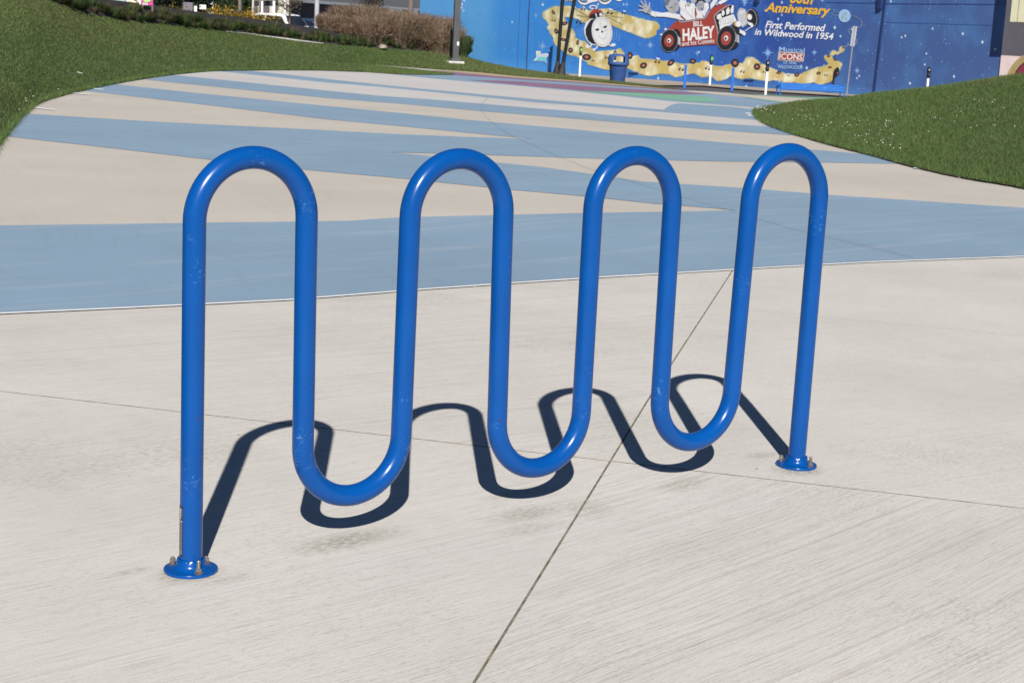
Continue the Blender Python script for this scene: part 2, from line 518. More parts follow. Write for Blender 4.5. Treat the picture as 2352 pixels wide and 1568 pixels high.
MS = [concrete('slab_concrete', BC, R_(a), SP if i in (0, 1) else SP[6:8] + SP[3:4], l, wp) for i, (a, l, wp) in
      enumerate(((5, .95, .03), (11, 1.25, .10), (-1, 1.05, .03), (-2, .75, .05), (-1, .7, .03)))]
GAP = 0.0035
# side tests: +J1 normal is left of the diagonal, +J2 normal is beyond the cross joint
for j1, j2, mi, j3 in ((J1, flip(J2), 0, None), (flip(J1), flip(J2), 1, None), (J1, J2, 2, None), (flip(J1), J2, 3, flip(J3)), (flip(J1), J2, 4, J3)):
    cuts = [(j1[0], j1[1], GAP), (j2[0], j2[1], .0045)]
    if j3: cuts.append((j3[0], j3[1], .0015))
    sheet_xy('concrete_slab', front_outline, [MS[mi], M_JOINT], 0.0, plaza, thick=0.02, cuts=cuts)
band('white_border_line', strip([(x, y + .4) for x, y in FRONT[1:-1]], 2.9, 2.0), M_LINE, 2)
band('border_joint', strip([(x, y - 2.0) for x, y in FRONT[1:-1]], .45, .3), plain('pale_joint', (.16, .15, .14), .9), 2)
# scored arcs running over the coloured field
sc1 = cr(pp(A, (1535, 340), (1490, 375), (1473, 420), (1490, 480), (1530, 530), (1600, 590), (1780, 705), (2040, 820)) + pp(B, (80, 823), (240, 880), (390, 941)) + [(1560, 452), (1690, 489)], 5)
M_SCORE = plain('scored_line', (.19, .235, .28), .9)
band('scored_joint', strip(sc1, .5, .38), M_SCORE, 4)
band('scored_joint', strip(cr(pp(G5, (60, 685), (380, 775), (840, 885), (1150, 960), (1380, 1016)), 4), .45, .4), M_SCORE, 4)

# street side pavement in front of the mural
def wall_depth(px):
    a, b = 1 / 84.0, 1 / 63.4
    return 1 / (a + (b - a) * (px - 1207) / (1980 - 1207))
W0 = at(1207, 150, wall_depth(1207)); W1 = at(1980, 150, wall_depth(1980))
WO = Vector((W0.x, W0.y, 0)); WT = (Vector((W1.x, W1.y, 0)) - WO).normalized()      # along the wall, to the right
WN = Vector((WT.y, -WT.x, 0))
if WN.dot(CAM - WO) < 0: WN = -WN
Z5 = crop(2950, 0, 550, 2156); Z4 = crop(2500, 0, 600); Z3 = crop(1900, 0, 700); Z7 = crop(2050, 120, 550)
ZC = crop(2050, 0, 450); ZH = crop(2620, 0, 400); Z6 = crop(3300, 0, 796); Z9 = crop(3900, 0, 196, 878)
def wallpt(px, py, off=0.0):
    r = ray(px, py)
    t = (WO + WN * off - CAM).dot(WN) / r.dot(WN)
    return CAM + r * t
wl = wallpt(1120, 150, .02); wr = wallpt(2800, 150, .02)
ap = [wl, wr] + [ground(x, y) for x, y in [(2600, 262), (2300, 245)] + pp(Z5, (1900, 1520), (1500, 1497), (600, 1443), (0, 1395)) + pp(Z4, (1200, 1345), (450, 1338), (0, 1292)) + [(1300, 186), (1150, 172)]]
pav = sheet_xy('pavement', ap, M_APRON, 0.004, kind='structure')

# ------------------------------------------------------------------ lawns and planting bed
def lawn_mat(name, c1, c2, c3):
    m, t, b = new_mat(name)
    n = N(t)
    a = n.noise(n.coord(), 0.5, 4, .6); f = n.noise(n.coord(0, (1, 1, 1), 0, 1, (3, 3, 3)), 9, 5, .7)
    c = n.mix(n.remap(a, .35, .65), c1, c2)
    c = n.mix(n.remap(n.noise(n.coord(0, (1, 1, 1), 0, 1, (8, 1, 3)), .9, 3, .6), .58, .72, 0, .5), c, c3)
    c = n.mix(n.remap(f, .35, .7, .4, 0), c, tuple(x * .5 for x in c1))
    n.link(c, b.inputs['Base Color']); b.inputs['Roughness'].default_value = .95
    b.inputs['Specular IOR Level'].default_value = .1
    n.bump(f, .8, .05, b)
    return m
M_LAWN = lawn_mat('lawn_base', (.046, .078, .022), (.062, .096, .029), (.085, .088, .036))
M_MULCH = lawn_mat('dark_mulch', (.040, .035, .034), (.055, .048, .046), (.07, .06, .052))
M_BLADE = vcol('grass_blades', .65, .25)

def P3(v):
    if isinstance(v, Vector): return v
    if len(v) == 2: return ground(v[0], v[1], 0.02)
    return at(*v)
def loft(name, rows, mat, nu=90, nv=10, bumps=0.0, kind='structure', seed=1):
    """smooth surface through rows of surveyed points"""
    G = np.array([[list(P3(p)) for p in r] for r in rows])
    def resample(arr, n):
        m = arr.shape[0]; idx = np.linspace(0, m - 1, n); i = np.minimum(idx.astype(int), m - 2); t = (idx - i)[:, None, None]
        def gp(k):
            k = np.asarray(k)
            lo = arr[0:1] * 2 - arr[1:2]; hi = arr[-1:] * 2 - arr[-2:-1]
            ext = np.concatenate([lo, arr, hi]); return ext[k + 1]
        a, b, c, d = gp(i - 1), gp(i), gp(i + 1), gp(i + 2)
        return 0.5 * (2 * b + (c - a) * t + (2 * a - 5 * b + 4 * c - d) * t ** 2 + (-a + 3 * b - 3 * c + d) * t ** 3)
    S = resample(G, nv)                                        # across rows
    S = np.transpose(resample(np.transpose(S, (1, 0, 2)), nu), (1, 0, 2))
    nvv, nuu = S.shape[:2]
    if bumps:
        uu, vv = np.meshgrid(np.arange(nuu), np.arange(nvv))
        S[1:-1, :, 2] += bumps * (np.sin(uu * .7 + seed) * np.cos(vv * .9 + uu * .3))[1:-1]
    F = [[j * nuu + i, j * nuu + i + 1, (j + 1) * nuu + i + 1, (j + 1) * nuu + i] for j in range(nvv - 1) for i in range(nuu - 1)]
    me = mesh_of(name, S.reshape(-1, 3), F)
    me.shade_smooth()
    o = link(name, me, None, mat)
    if kind: o['kind'] = kind
    return o, S

low0 = [(-2400, 2600), (-700, 1500), (-260, 800), (-90, 460), (0, 322), (55, 261), D(650, 885), D(1250, 715), D(2220, 530), (483, 163.5), (700, 161), A(370, 88)]
low1 = [(-5200, -300, 14), (-1500, -30, 19), (-600, 20, 24), (-300, 40, 28), (-60, 68, 33), (49, 78, 38), (140, 88, 44), (268, 102, 52), (415, 115, 61), (513, 122, 66), (700, 137, 72), (837, 148, 76)]
lawnA, SA = loft('lawn', [low0, low1], M_LAWN, 110, 12)
wed0 = [A(370, 88), A(650, 108), A(900, 115), A(1220, 116)]
wed1 = [A(370, 22), A(750, 60), A(1000, 90), A(1215, 113)]
def lift(r, h): return [ground(x, y, h) for x, y in r]
lawnB, SB = loft('lawn', [lift(wed0, .02), lift(wed1, .02)], M_LAWN, 30, 5)
ua = [at(*q_) - Vector((0, 0, .02)) for q_ in low1[:-1]] + [
      A(350, 12), C(0, 170), C(400, 198), C(900, 235), C(1400, 285), C(2352, 358), (1440, 194.5), B(1250, 184)]
ub = [(-4200, -300, 22), (-1500, -100, 26), (-600, -60, 32), (-300, -40, 38), (-60, -20, 45), (98, 0, 50), (205, 32, 56), (305, 49, 62), (440, 64, 69), (574, 78, 74), (739, 100, 79),
      (883, 111, 83), (1000, 121, 86), (1065, 130, 87), (1122, 145, 85.5), (1188, 157.8, 83.2), C(2352, 306), B(600, 107), B(1220, 180)]
lawnC, SC = loft('lawn', [ua, ub], M_LAWN, 140, 9)
bb = ub[3:14]
bm_ = [(-250, -90, 48), (-30, -55, 54), (120, -15, 58), (240, -2, 62), (352, 12, 68), (470, 30, 74), (600, 46, 80), (745, 68, 85), (870, 88, 88), (985, 106, 90.3), (1045, 120, 88.8)]
bb[-1] = (1065, 130, 87)
bed, SD = loft('planting_bed', [bb, bm_], M_MULCH, 120, 14, bumps=.03)
def behind(r, dd, z):
    out = []
    for x, y, d in r:
        p = at(x, y, d + dd); out.append(Vector((p.x, p.y, z)))
    return out
back1 = behind(bm_, 5, -.66)[:-2]; far1 = behind(bm_, 160, -.66)[:-2]
bank, _ = loft('bank', [[at(*p) for p in bm_[:-2]], back1], M_MULCH, 60, 5)
road, _ = loft('road', [behind(bm_, 4.5, -.66)[:-2], far1], M_ASPH, 20, 4)
# right berm
r0 = [B(1945, 375), B(1936, 400), B(1960, 455), B(2110, 538), G5(560, 25), G5(1000, 140), G5(1300, 222), G5(1750, 325), G5(2291, 418), (2560, 478), (2900, 545), (3700, 660), (6000, 1100)]
r1 = [E_(488, 425), (*E_(530, 372), 38.4), (*E_(760, 320), 40.8), (*E_(1000, 285), 42.8), (*E_(1250, 250), 44.2), (*E_(1850, 205), 45), (2012, 214, 44.5), (2134, 201, 43), (2352, 169.5, 37), (2560, 142, 34), (2900, 100, 32), (3700, 40, 30), (6000, -200, 24)]
r2 = []
for i, v in enumerate(r1):
    p = P3(v); qq = p + HEAD * (0.3 + 1.1 * i); r2.append(Vector((qq.x, qq.y, gz(qq) - .1)))
rm = []
for a_, b_ in zip(r0, r1):
    a3, b3 = P3(a_), P3(b_); m3 = a3.lerp(b3, .5); m3.z += 0.10 * (b3.z - a3.z); rm.append(m3)
berm, SR = loft('lawn', [[P3(p) for p in r0], rm, [P3(p) for p in r1], r2], M_LAWN, 130, 30)

M_SOIL = plain('edge_soil', (.14, .10, .065), .95, var=.5, vscale=9)
def edging(name, row, w_in, w_out, lvl):
    P = [Vector(p) for p in row]; A_, B_ = [], []
    for i, p in enumerate(P):
        t = (P[min(i + 1, len(P) - 1)] - P[max(i - 1, 0)]); t.z = 0; t.normalize(); nn_ = Vector((-t.y, t.x, 0))
        j = random.uniform(.3, 1.0)
        A_.append(p + nn_ * w_in * j); B_.append(p - nn_ * w_out * j)
    m_ = len(P); vs = []
    for p in A_ + B_: vs.append((p.x, p.y, gz(p) + .0035 * lvl))
    return link(name, mesh_of(name, vs, [[i, i + 1, m_ + i + 1, m_ + i] for i in range(m_ - 1)]), plaza, M_SOIL)
def scatter(S, n, hmin, hmax, wk, seed, cols, vmax=1.0, lean=.5, dpow=2.0, tone=(1, 1, 1)):
    """n grass blades standing on surface grid S, denser near the viewer"""
    r = np.random.default_rng(seed)
    nv, nu = S.shape[:2]
    cen = (S[:-1, :-1] + S[1:, 1:]) / 2
    e1 = S[:-1, 1:] - S[:-1, :-1]; e2 = S[1:, :-1] - S[:-1, :-1]
    ar = np.linalg.norm(np.cross(e1, e2), axis=2)
    dist = np.linalg.norm(cen - np.array(CAM), axis=2)
    wgt = ar / dist ** dpow
    wgt[int((nv - 1) * vmax):] = 0
    pz = (wgt / wgt.sum()).ravel()
    cell = r.choice(len(pz), n, p=pz); j, i = np.divmod(cell, nu - 1)
    u, v = r.random((2, n, 1))
    P = S[j, i] * (1 - u) * (1 - v) + S[j, i + 1] * u * (1 - v) + S[j + 1, i] * (1 - u) * v + S[j + 1, i + 1] * u * v
    dd = np.linalg.norm(P - np.array(CAM), axis=1)[:, None]
    ang = r.uniform(0, 2 * np.pi, n)
    # blades turn mostly broadside to nobody in particular
    wv = np.stack([np.cos(ang), np.sin(ang), np.zeros(n)], 1) * (wk * dd * r.uniform(.6, 1.3, (n, 1)))
    h = r.uniform(hmin, hmax, (n, 1)) * (1 + dd / 90)
    ln = r.normal(0, lean, (n, 2)); tip = P + np.concatenate([ln * h, h], 1)
    V = np.stack([P - wv, P + wv, tip], 1).reshape(-1, 3)
    F = np.arange(3 * n).reshape(-1, 3)
    cols = np.array(cols); ci = r.choice(len(cols), n, p=[.34, .33, .2, .13])
    # drifting patches of drier grass
    pn = np.sin(P[:, 0] * .55 + 1.3 * np.sin(P[:, 1] * .4)) * np.cos(P[:, 1] * .47 + 1.1 * np.sin(P[:, 0] * .3))
    dry = np.clip((pn - .25) * 1.6, 0, 1)[:, None]
    c = cols[ci] * r.uniform(.82, 1.18, (n, 1)) * np.array(tone)
    c = c * (1 - .45 * dry) + np.array([.12, .115, .045]) * (.45 * dry)
    return V, F, np.repeat(c, 3, 0), P
GC = [(.098, .156, .042), (.082, .136, .036), (.116, .168, .052), (.15, .158, .066)]
def grass(name, S, n, label, **kw):
    V, F, c, P = scatter(S, n, kw.pop('hmin', .020), kw.pop('hmax', .045), kw.pop('wk', .00011), kw.pop('seed', 1), GC, **kw)
    o = link(name, fast_mesh(name, V, F, c), None, M_BLADE)
    return tag(o, label, 'grass', kind='stuff'), P
grass('grass_blades', SR, 480000, 'mown green grass on the berm right of the painted plaza', vmax=.72, seed=3)
grass('grass_blades', SA, 360000, 'mown green grass on the lawn sloping down to the plaza on the left', seed=4, wk=.00013, tone=(1.10, .98, 1.05))
grass('grass_blades', SC, 150000, 'mown green grass on the upper lawn below the planting bed', seed=5, dpow=1.2, wk=.00015, tone=(1.15, .97, 1.05))
grass('grass_blades', SB, 14000, 'narrow tongue of grass between the pale path and the plaza', seed=6, dpow=1, wk=.0002)

def dense(row, st=.35):
    out = []
    for a, b_ in zip(row[:-1], row[1:]):
        a, b_ = Vector(a), Vector(b_); m2 = max(1, int((b_ - a).length / st))
        out += [a.lerp(b_, i / m2) for i in range(m2)]
    return out + [Vector(row[-1])]
edging('soil_edge', dense(SR[0]), .035, .035, 5)
edging('soil_edge', dense(SA[0]), .03, .03, 5)
rr = np.random.default_rng(21)
EV, EC = [], []
for row, sg in ((SR[0], 1), (SA[0], -1)):
    R_1 = np.array([list(v) for v in dense(row, .1)]); m2 = len(R_1) * 26
    k_ = rr.integers(0, len(R_1) - 1, m2); P = R_1[k_] + rr.normal(0, .03, (m2, 3)) * [1, 1, 0]
    dd = np.linalg.norm(P - np.array(CAM), axis=1)[:, None]
    ang = rr.uniform(0, 2 * np.pi, m2); sd_ = np.stack([np.cos(ang), np.sin(ang), 0 * ang], 1) * dd * .00018
    tip = P + np.concatenate([rr.normal(0, .05, (m2, 2)), rr.uniform(.02, .10, (m2, 1))], 1)
    EV.append(np.stack([P - sd_, P + sd_, tip], 1).reshape(-1, 3)); EC.append(np.repeat(np.array(GC)[rr.integers(0, 3, m2)] * rr.uniform(.6, 1.2, (m2, 1)), 3, 0))
EV = np.concatenate(EV); EC = np.concatenate(EC)
tag(link('grass_blades', fast_mesh('grass_blades', EV, np.arange(len(EV)).reshape(-1, 3), EC), None, M_BLADE), 'ragged grass blades hanging over the plaza edge', 'grass', kind='stuff')
# white clover heads in the berm
M_CLOV = plain('clover_white', (.75, .73, .68), .8)
def clover(S, spots, label, seed):
    r = random.Random(seed); mb = MB(); nv, nu = S.shape[:2]
    for (u0, v0, su, sv, n) in spots:
        for _ in range(n):
            u = min(max(r.gauss(u0, su), 0.01), .985) * (nu - 1); v = min(max(r.gauss(v0, sv), .015), .97) * (nv - 1)
            i, j = int(u), int(v); fu, fv = u - i, v - j
            p = S[j, i] * (1 - fu) * (1 - fv) + S[j, i + 1] * fu * (1 - fv) + S[j + 1, i] * (1 - fu) * fv + S[j + 1, i + 1] * fu * fv
            d = np.linalg.norm(p - np.array(CAM)); q = r.uniform(.5, 1.0) * (.0075 + d * .00011)
            c = Vector(p) + Vector((0, 0, .07 + q))
            mb.add([c + Vector(k) * q for k in ((1, 0, 0), (-1, 0, 0), (0, 1, 0), (0, -1, 0), (0, 0, 1.1), (0, 0, -.9))],
                   [[0, 2, 4], [2, 1, 4], [1, 3, 4], [3, 0, 4], [2, 0, 5], [1, 2, 5], [3, 1, 5], [0, 3, 5]])
    return tag(mb.build('clover_flowers', M_CLOV), label, 'flowers', kind='stuff')
clover(SR, [(.10, .30, .05, .10, 24), (.36, .20, .05, .04, 26), (.46, .08, .035, .03, 22), (.53, .22, .05, .04, 18), (.64, .33, .04, .03, 14), (.5, .35, .15, .10, 12), (.25, .2, .1, .08, 12)],
       'scattered white clover heads in the grass of the right berm', 5)
clover(SA, [(.28, .10, .08, .08, 5), (.55, .1, .15, .1, 8)], 'few white clover heads by the left lawn edge', 6)

# ------------------------------------------------------------------ generic foliage
def leaves(n, centre, rad, size, cols, seed, shell=.35, clumps=14, flat=1.0):
    r = np.random.default_rng(seed)
    cl = r.normal(0, 1, (clumps, 3)); cl /= np.linalg.norm(cl, axis=1)[:, None]; cl *= r.uniform(.35, .8, (clumps, 1))
    k = r.integers(0, clumps, n)
    P = cl[k] + r.normal(0, .24, (n, 3))
    P = P * np.array(rad) + np.array(centre)
    a = r.normal(0, 1, (n, 3)); a /= np.linalg.norm(a, axis=1)[:, None]
    b = np.cross(a, r.normal(0, 1, (n, 3))); b /= np.linalg.norm(b, axis=1)[:, None]
    s = size * r.uniform(.6, 1.4, (n, 1))
    V = np.stack([P - a * s, P + a * s, P + b * s * 1.3], 1).reshape(-1, 3)
    cc = np.array(cols)[r.integers(0, len(cols), n)] * r.uniform(.7, 1.3, (n, 1))
    return V, np.arange(3 * n).reshape(-1, 3), np.repeat(cc, 3, 0)
def foliage(name, parent, *a, **k):
    V, F, c = leaves(*a, **k)
    return link(name, fast_mesh(name, V, F, c), parent, M_LEAF)
M_LEAF = vcol('leaf', .7, .2)
M_BARK = plain('bark', (.10, .075, .055), .9, var=.3, vscale=12)

def reeds(name, base, height, radius, n, seed, cols, wid=.011, spread=.45, fluff=0):
    """fountain of thin stems rising from one crown"""
    r = np.random.default_rng(seed)
    ang = r.uniform(0, 2 * np.pi, n); rr = radius * .45 * np.sqrt(r.random(n)); out = r.uniform(0.05, 1, n) ** .8 * spread
    h = height * r.uniform(.35, 1.05, n) * (1 - .25 * out)
    dirs = np.stack([np.cos(ang), np.sin(ang)], 1)
    b = np.array(base); V = []; Cc = []
    seg = 4
    T = np.linspace(0, 1, seg + 1)
    pts = []
    for t in T:
        rad = rr + (out * height) * (t ** 1.7)
        pts.append(np.concatenate([dirs * rad[:, None], (h * (t - .12 * out * t * t))[:, None]], 1) + b)
    side = np.stack([-np.sin(ang + r.normal(0, 1, n)), np.cos(ang + r.normal(0, 1, n)), np.zeros(n)], 1)
    cols = np.array(cols); base_c = cols[r.integers(0, len(cols), n)] * r.uniform(.7, 1.25, (n, 1))
    tris = []
    for k in range(seg):
        w0 = wid * (1.15 - T[k] * .3) * (2.0 if k == seg - 1 else 1); w1 = wid * (1.15 - T[k + 1] * .3) * (.3 if k == seg - 1 else (1.9 if k == seg - 2 else 1))
        a0, a1, b0, b1 = pts[k] - side * w0, pts[k] + side * w0, pts[k + 1] - side * w1, pts[k + 1] + side * w1
        tris.append(np.stack([a0, a1, b1, a0, b1, b0], 1).reshape(-1, 3))
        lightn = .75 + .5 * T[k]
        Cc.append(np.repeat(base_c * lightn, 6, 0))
    if fluff:
        m2 = n * fluff; pick = r.integers(0, n, m2); tt = r.uniform(.62, 1.0, m2)
        lo = np.minimum((tt * seg).astype(int), seg - 1); fr = (tt * seg - lo)[:, None]
        pa_ = np.stack(pts)[lo, pick]; pb_ = np.stack(pts)[lo + 1, pick]
        Q = pa_ * (1 - fr) + pb_ * fr + r.normal(0, .045, (m2, 3))
        a = r.normal(0, 1, (m2, 3)); b2 = r.normal(0, 1, (m2, 3)); sz = .016
        tris.append(np.stack([Q - a * sz, Q + a * sz, Q + b2 * sz * 1.6], 1).reshape(-1, 3))
        Cc.append(np.repeat(base_c[pick] * 1.15 * r.uniform(.7, 1.3, (m2, 1)), 3, 0))
    V = np.concatenate(tris); Cc = np.concatenate(Cc)
    F = np.arange(len(V)).reshape(-1, 3)
    return fast_mesh(name, V, F, Cc)

# tall brown ornamental grasses, each clump a plant of its own
RC = [(.20, .138, .098), (.155, .105, .072), (.25, .18, .13), (.115, .085, .048)]
gl = []
zz = crop(900, 0, 1000)
clumps = [(765, 66, 40, 86, 1.9), (800, 74, 22, 88, 2.3), (838, 84, 24, 87, 2.2), (850, 96, 48, 85, 1.9), (885, 100, 38, 86, 2.3), (918, 108, 42, 86, 2.0), (950, 112, 44, 87, 2.2), (985, 116, 54, 87.5, 1.9), (1012, 121, 66, 86.5, 1.5),
          (820, 88, 60, 85.5, 1.4), (905, 96, 34, 88.5, 2.4), (965, 108, 46, 89.5, 2.2), (1000, 112, 52, 89, 2.0), (780, 72, 36, 90, 2.2), (860, 88, 30, 90, 2.5), (1022, 124, 72, 87.5, 1.3), (1034, 126, 84, 87, 1.2), (1006, 118, 50, 89.5, 1.6), (938, 104, 40, 88.5, 2), (815, 80, 40, 89, 2)]
for i, (x, yb, yt, d, h) in enumerate(clumps):
    p = at(x, yb + 6, d)
    hh = (yb + 6 - yt) * d / FPX * 1.2
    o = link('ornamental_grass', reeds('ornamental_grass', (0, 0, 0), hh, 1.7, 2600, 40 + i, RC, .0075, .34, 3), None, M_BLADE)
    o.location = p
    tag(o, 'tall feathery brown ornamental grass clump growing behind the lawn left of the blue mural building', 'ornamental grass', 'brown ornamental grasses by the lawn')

# low green tufts in the mulch
V, F, Cc = [], [], []
r = random.Random(3); k0 = 0
for i in range(200):
    u = r.uniform(.02, .86); v = min(.62, .04 + abs(r.gauss(0, .24)))
    nv, nu = SD.shape[:2]; p = SD[int(v * (nv - 1)), int(u * (nu - 1))]
    me_h = r.uniform(.18, .48)
    rr = np.random.default_rng(i)
    n = 130; ang = rr.uniform(0, 6.28, n); out = rr.uniform(.1, 1, n) * me_h * 1.3; bs = np.stack([np.cos(ang), np.sin(ang)], 1)
    P0 = np.concatenate([bs * out[:, None] * .35, np.zeros((n, 1))], 1) + p; P1 = np.concatenate([bs * out[:, None], (me_h * rr.uniform(.4, 1, n))[:, None]], 1) + p
    sd = np.stack([-np.sin(ang), np.cos(ang), np.zeros(n)], 1) * .018
    V.append(np.stack([P0 - sd, P0 + sd, P1], 1).reshape(-1, 3))
    c0 = np.array([(.055, .09, .022), (.04, .075, .02), (.085, .10, .035), (.10, .085, .045)][rr.integers(0, 4)])
    Cc.append(np.repeat(c0 * rr.uniform(.6, 1.3, (n, 1)), 3, 0))
V = np.concatenate(V); Cc = np.concatenate(Cc)
o = link('ground_cover', fast_mesh('ground_cover', V, np.arange(len(V)).reshape(-1, 3), Cc), None, M_BLADE)
tag(o, 'low green leafy tufts spread over the dark mulch bed', 'plants', kind='stuff')
# yellow flowers along the top of the bed
X_ = crop(900, 0, 450); Y_ = crop(450, 0, 450)
V, Cc = [], []
fl = [(1240, 170, 6), (1340, 190, 8), (1440, 215, 8), (1520, 200, 6), (1660, 220, 8), (1900, 250, 8), (2050, 245, 8)]
fl = [(Y_(a, b), n) for a, b, n in fl] + [(Y_(a, 250 + (a - 2100) * .1), 10) for a in range(2110, 2352, 22)] + [(X_(a, 265 + a * .11), 9) for a in range(0, 660, 26)] + [(X_(a, 300 + a * .10), 8) for a in range(650, 1110, 36)] + [(X_(1130, 410), 4), (X_(1310, 450), 4)]
rr = np.random.default_rng(8)
for (x, y), n in fl:
    p = np.array(at(x, y + 3, 74 + (x - 400) * .045))
    n2 = 8 * n
    Q = p + rr.normal(0, 1, (n2, 3)) * np.array([.22, .22, .16])
    a = rr.normal(0, 1, (n2, 3)); b = rr.normal(0, 1, (n2, 3)); s = .028
    V.append(np.stack([Q - a * s, Q + a * s, Q + b * s], 1).reshape(-1, 3))
    yel = rr.random((n2, 1)) < .38
    Cc.append(np.repeat(np.where(yel, np.array([[.60, .32, .02]]), np.array([[.06, .08, .02]])) * rr.uniform(.7, 1.2, (n2, 1)), 3, 0))
V = np.concatenate(V); Cc = np.concatenate(Cc)
o = link('yellow_flowers', fast_mesh('yellow_flowers', V, np.arange(len(V)).reshape(-1, 3), Cc), None, M_BLADE)
tag(o, 'row of yellow flowers along the top of the mulch bed', 'flowers', kind='stuff')
# pale edging of the bed, and stones
M_KERB = plain('pale_edging', (.50, .48, .45), .8)
M_STONE = plain('pale_stone', (.30, .25, .21), .9, var=.2)
ed = MB()
pts = [at(x, y, d) for x, y, d in ((520, 73.4, 71.9), (574, 79, 73.9), (600, 84, 74.8), (660, 92, 76.5), (742, 101, 78.8))]
ed.tube([p + Vector((0, 0, .02)) for p in pts], [.01, .02, .045, .06, .02], 8)
tag(ed.build('bed_edging', M_KERB, smooth=True), 'pale concrete edging strip between lawn and mulch bed', 'edging')
def stone(loc, s, label, seed):
    bm = bmesh.new(); bmesh.ops.create_icosphere(bm, subdivisions=2, radius=1)
    r = random.Random(seed)
    for v in bm.verts: v.co = Vector((v.co.x * s[0], v.co.y * s[1], v.co.z * s[2])) * r.uniform(.85, 1.15)
    me = bpy.data.meshes.new('stone'); bm.to_mesh(me); bm.free()
    o = link('stone', me, None, M_STONE); o.location = loc
    tag(o, label, 'stone')
stone(at(879, 108, 82.6), (.22, .18, .12), 'small reddish pale stone under the brown ornamental grasses', 1)
stone(at(995, 135.5, 83), (.14, .2, .07), 'flat pale slab in the grass, farther from the grey lamp post', 2)
stone(at(1012, 140, 82), (.24, .2, .07), 'flat pale slab in the grass right next to the grey lamp post', 3)
lit = MB(); p = ground(*D(1200, 482)); lp = at(*D(1205, 482), 27.5)
M_PAPER = plain('paper', (.7, .74, .8), .8)
lit.add([lp + RIGHT * a + HEAD * b + Vector((0, 0, c)) for a, b, c in ((-.10, 0, .04), (0, -.03, .06), (.08, 0, .04), (.09, .06, .04), (0, .07, .06), (-.09, .05, .04))], [[0, 1, 4, 5], [1, 2, 3, 4]])
tag(lit.build('paper_scrap', M_PAPER), 'crumpled white paper scrap lying on the left lawn', 'litter')

# ------------------------------------------------------------------ mural building
M_PAINT = {}
def pm(key, col, rough=.6):
    if key not in M_PAINT: M_PAINT[key] = plain('paint_' + key, col, rough, var=.07, vscale=1.2)
    return M_PAINT[key]
mural = empty('mural_building', WO + Vector((0, 0, -1.1)), 'blue building with a painted mural of a red hot rod and alarm clock', 'building')
def wu(p): return (Vector((p[0], p[1], 0)) - WO).dot(WT)
UL = wu(wallpt(963, 60)); UR = wu(wallpt(*Z9(485, 1000)))
def wp(u, off, z): return WO + WT * u + WN * off + Vector((0, 0, z))
# wall material: painted night sky running from light to deep blue along the wall
m, t, b = new_mat('mural_sky_paint'); n = N(t)
tc = n.n('ShaderNodeTexCoord')
dt = n.n('ShaderNodeVectorMath', operation='DOT_PRODUCT'); n.link(tc.outputs['Object'], dt.inputs[0]); dt.inputs[1].default_value = tuple(WT)
uval = n.math('SUBTRACT', dt.outputs['Value'], WO.dot(WT))
ramp = n.n('ShaderNodeValToRGB'); n.link(n.remap(uval, UL, UR), ramp.inputs[0])
stops = []
for px, c in ((963, (.105, .36, .72)), (1110, (.105, .36, .72)), (1150, (.055, .27, .70)), (1290, (.040, .235, .68)), (1470, (.035, .17, .58)), (1660, (.032, .11, .43)), (1750, (.028, .080, .33)), (1840, (.036, .080, .30)), (1930, (.048, .100, .31)), (2000, (.052, .105, .29)), (2290, (.062, .115, .29))):
    stops.append(((wu(wallpt(px, 80)) - UL) / (UR - UL), c))
el = ramp.color_ramp.elements
el[0].position = stops[0][0]; el[0].color = (*stops[0][1], 1); el[1].position = 1; el[1].color = (*stops[-1][1], 1)
for pos, c in stops[1:-1]:
    e = el.new(min(max(pos, .001), .999)); e.color = (*c, 1)
sep = n.n('ShaderNodeSeparateXYZ'); n.link(tc.outputs['Object'], sep.inputs[0])
cl = n.noise(n.coord(), .8, 4, .6); drip = n.noise(n.coord(0, (1, 1, .12)), 3.5, 3, .6)
c = n.mix(n.remap(cl, .45, .72, 0, .30), ramp.outputs[0], (.10, .30, .62))
c = n.mix(n.remap(drip, .62, .75, 0, .20), c, (.25, .40, .70))
c = n.mix(n.remap(n.noise(n.coord(0, (1, 1, 3), 0, 1, (4, 4, 4)), 1.7, 4, .7), .56, .74, 0, .22), c, (.03, .09, .30))
c = n.mix(n.remap(sep.outputs['Z'], -.45, -1.0, 0, .38), c, (.10, .34, .70))
n.link(c, b.inputs['Base Color']); b.inputs['Roughness'].default_value = .6; b.inputs['Specular IOR Level'].default_value = .3
# block courses barely show through the paint
br = n.n('ShaderNodeTexBrick'); br.inputs['Scale'].default_value = 1; br.inputs['Brick Width'].default_value = 3.1; br.inputs['Row Height'].default_value = 1.25; br.inputs['Mortar Size'].default_value = .01
cmb = n.n('ShaderNodeCombineXYZ'); n.link(uval, cmb.inputs[0]); n.link(sep.outputs['Z'], cmb.inputs[1]); n.link(cmb.outputs[0], br.inputs['Vector'])
n.bump(br.outputs['Fac'], .5, .01, b)
M_SKYW = m
M_ROOF = plain('flat_roof', (.3, .3, .3), .9)
bx = MB()
ZB, ZT, DP = -1.6, 7.0, 14.0
cs = [wp(UL, 0, ZB), wp(UR, 0, ZB), wp(UR, -DP, ZB), wp(UL, -DP, ZB), wp(UL, 0, ZT), wp(UR, 0, ZT), wp(UR, -DP, ZT), wp(UL, -DP, ZT)]
bx.add(cs, [[0, 1, 5, 4], [1, 2, 6, 5], [2, 3, 7, 6], [3, 0, 4, 7]])
bx.build('wall', M_SKYW, mural)
rf = MB(); rf.add([cs[i] + Vector((0, 0, -.3)) for i in (4, 5, 6, 7)], [[0, 1, 2, 3]]); rf.build('roof', M_ROOF, mural)

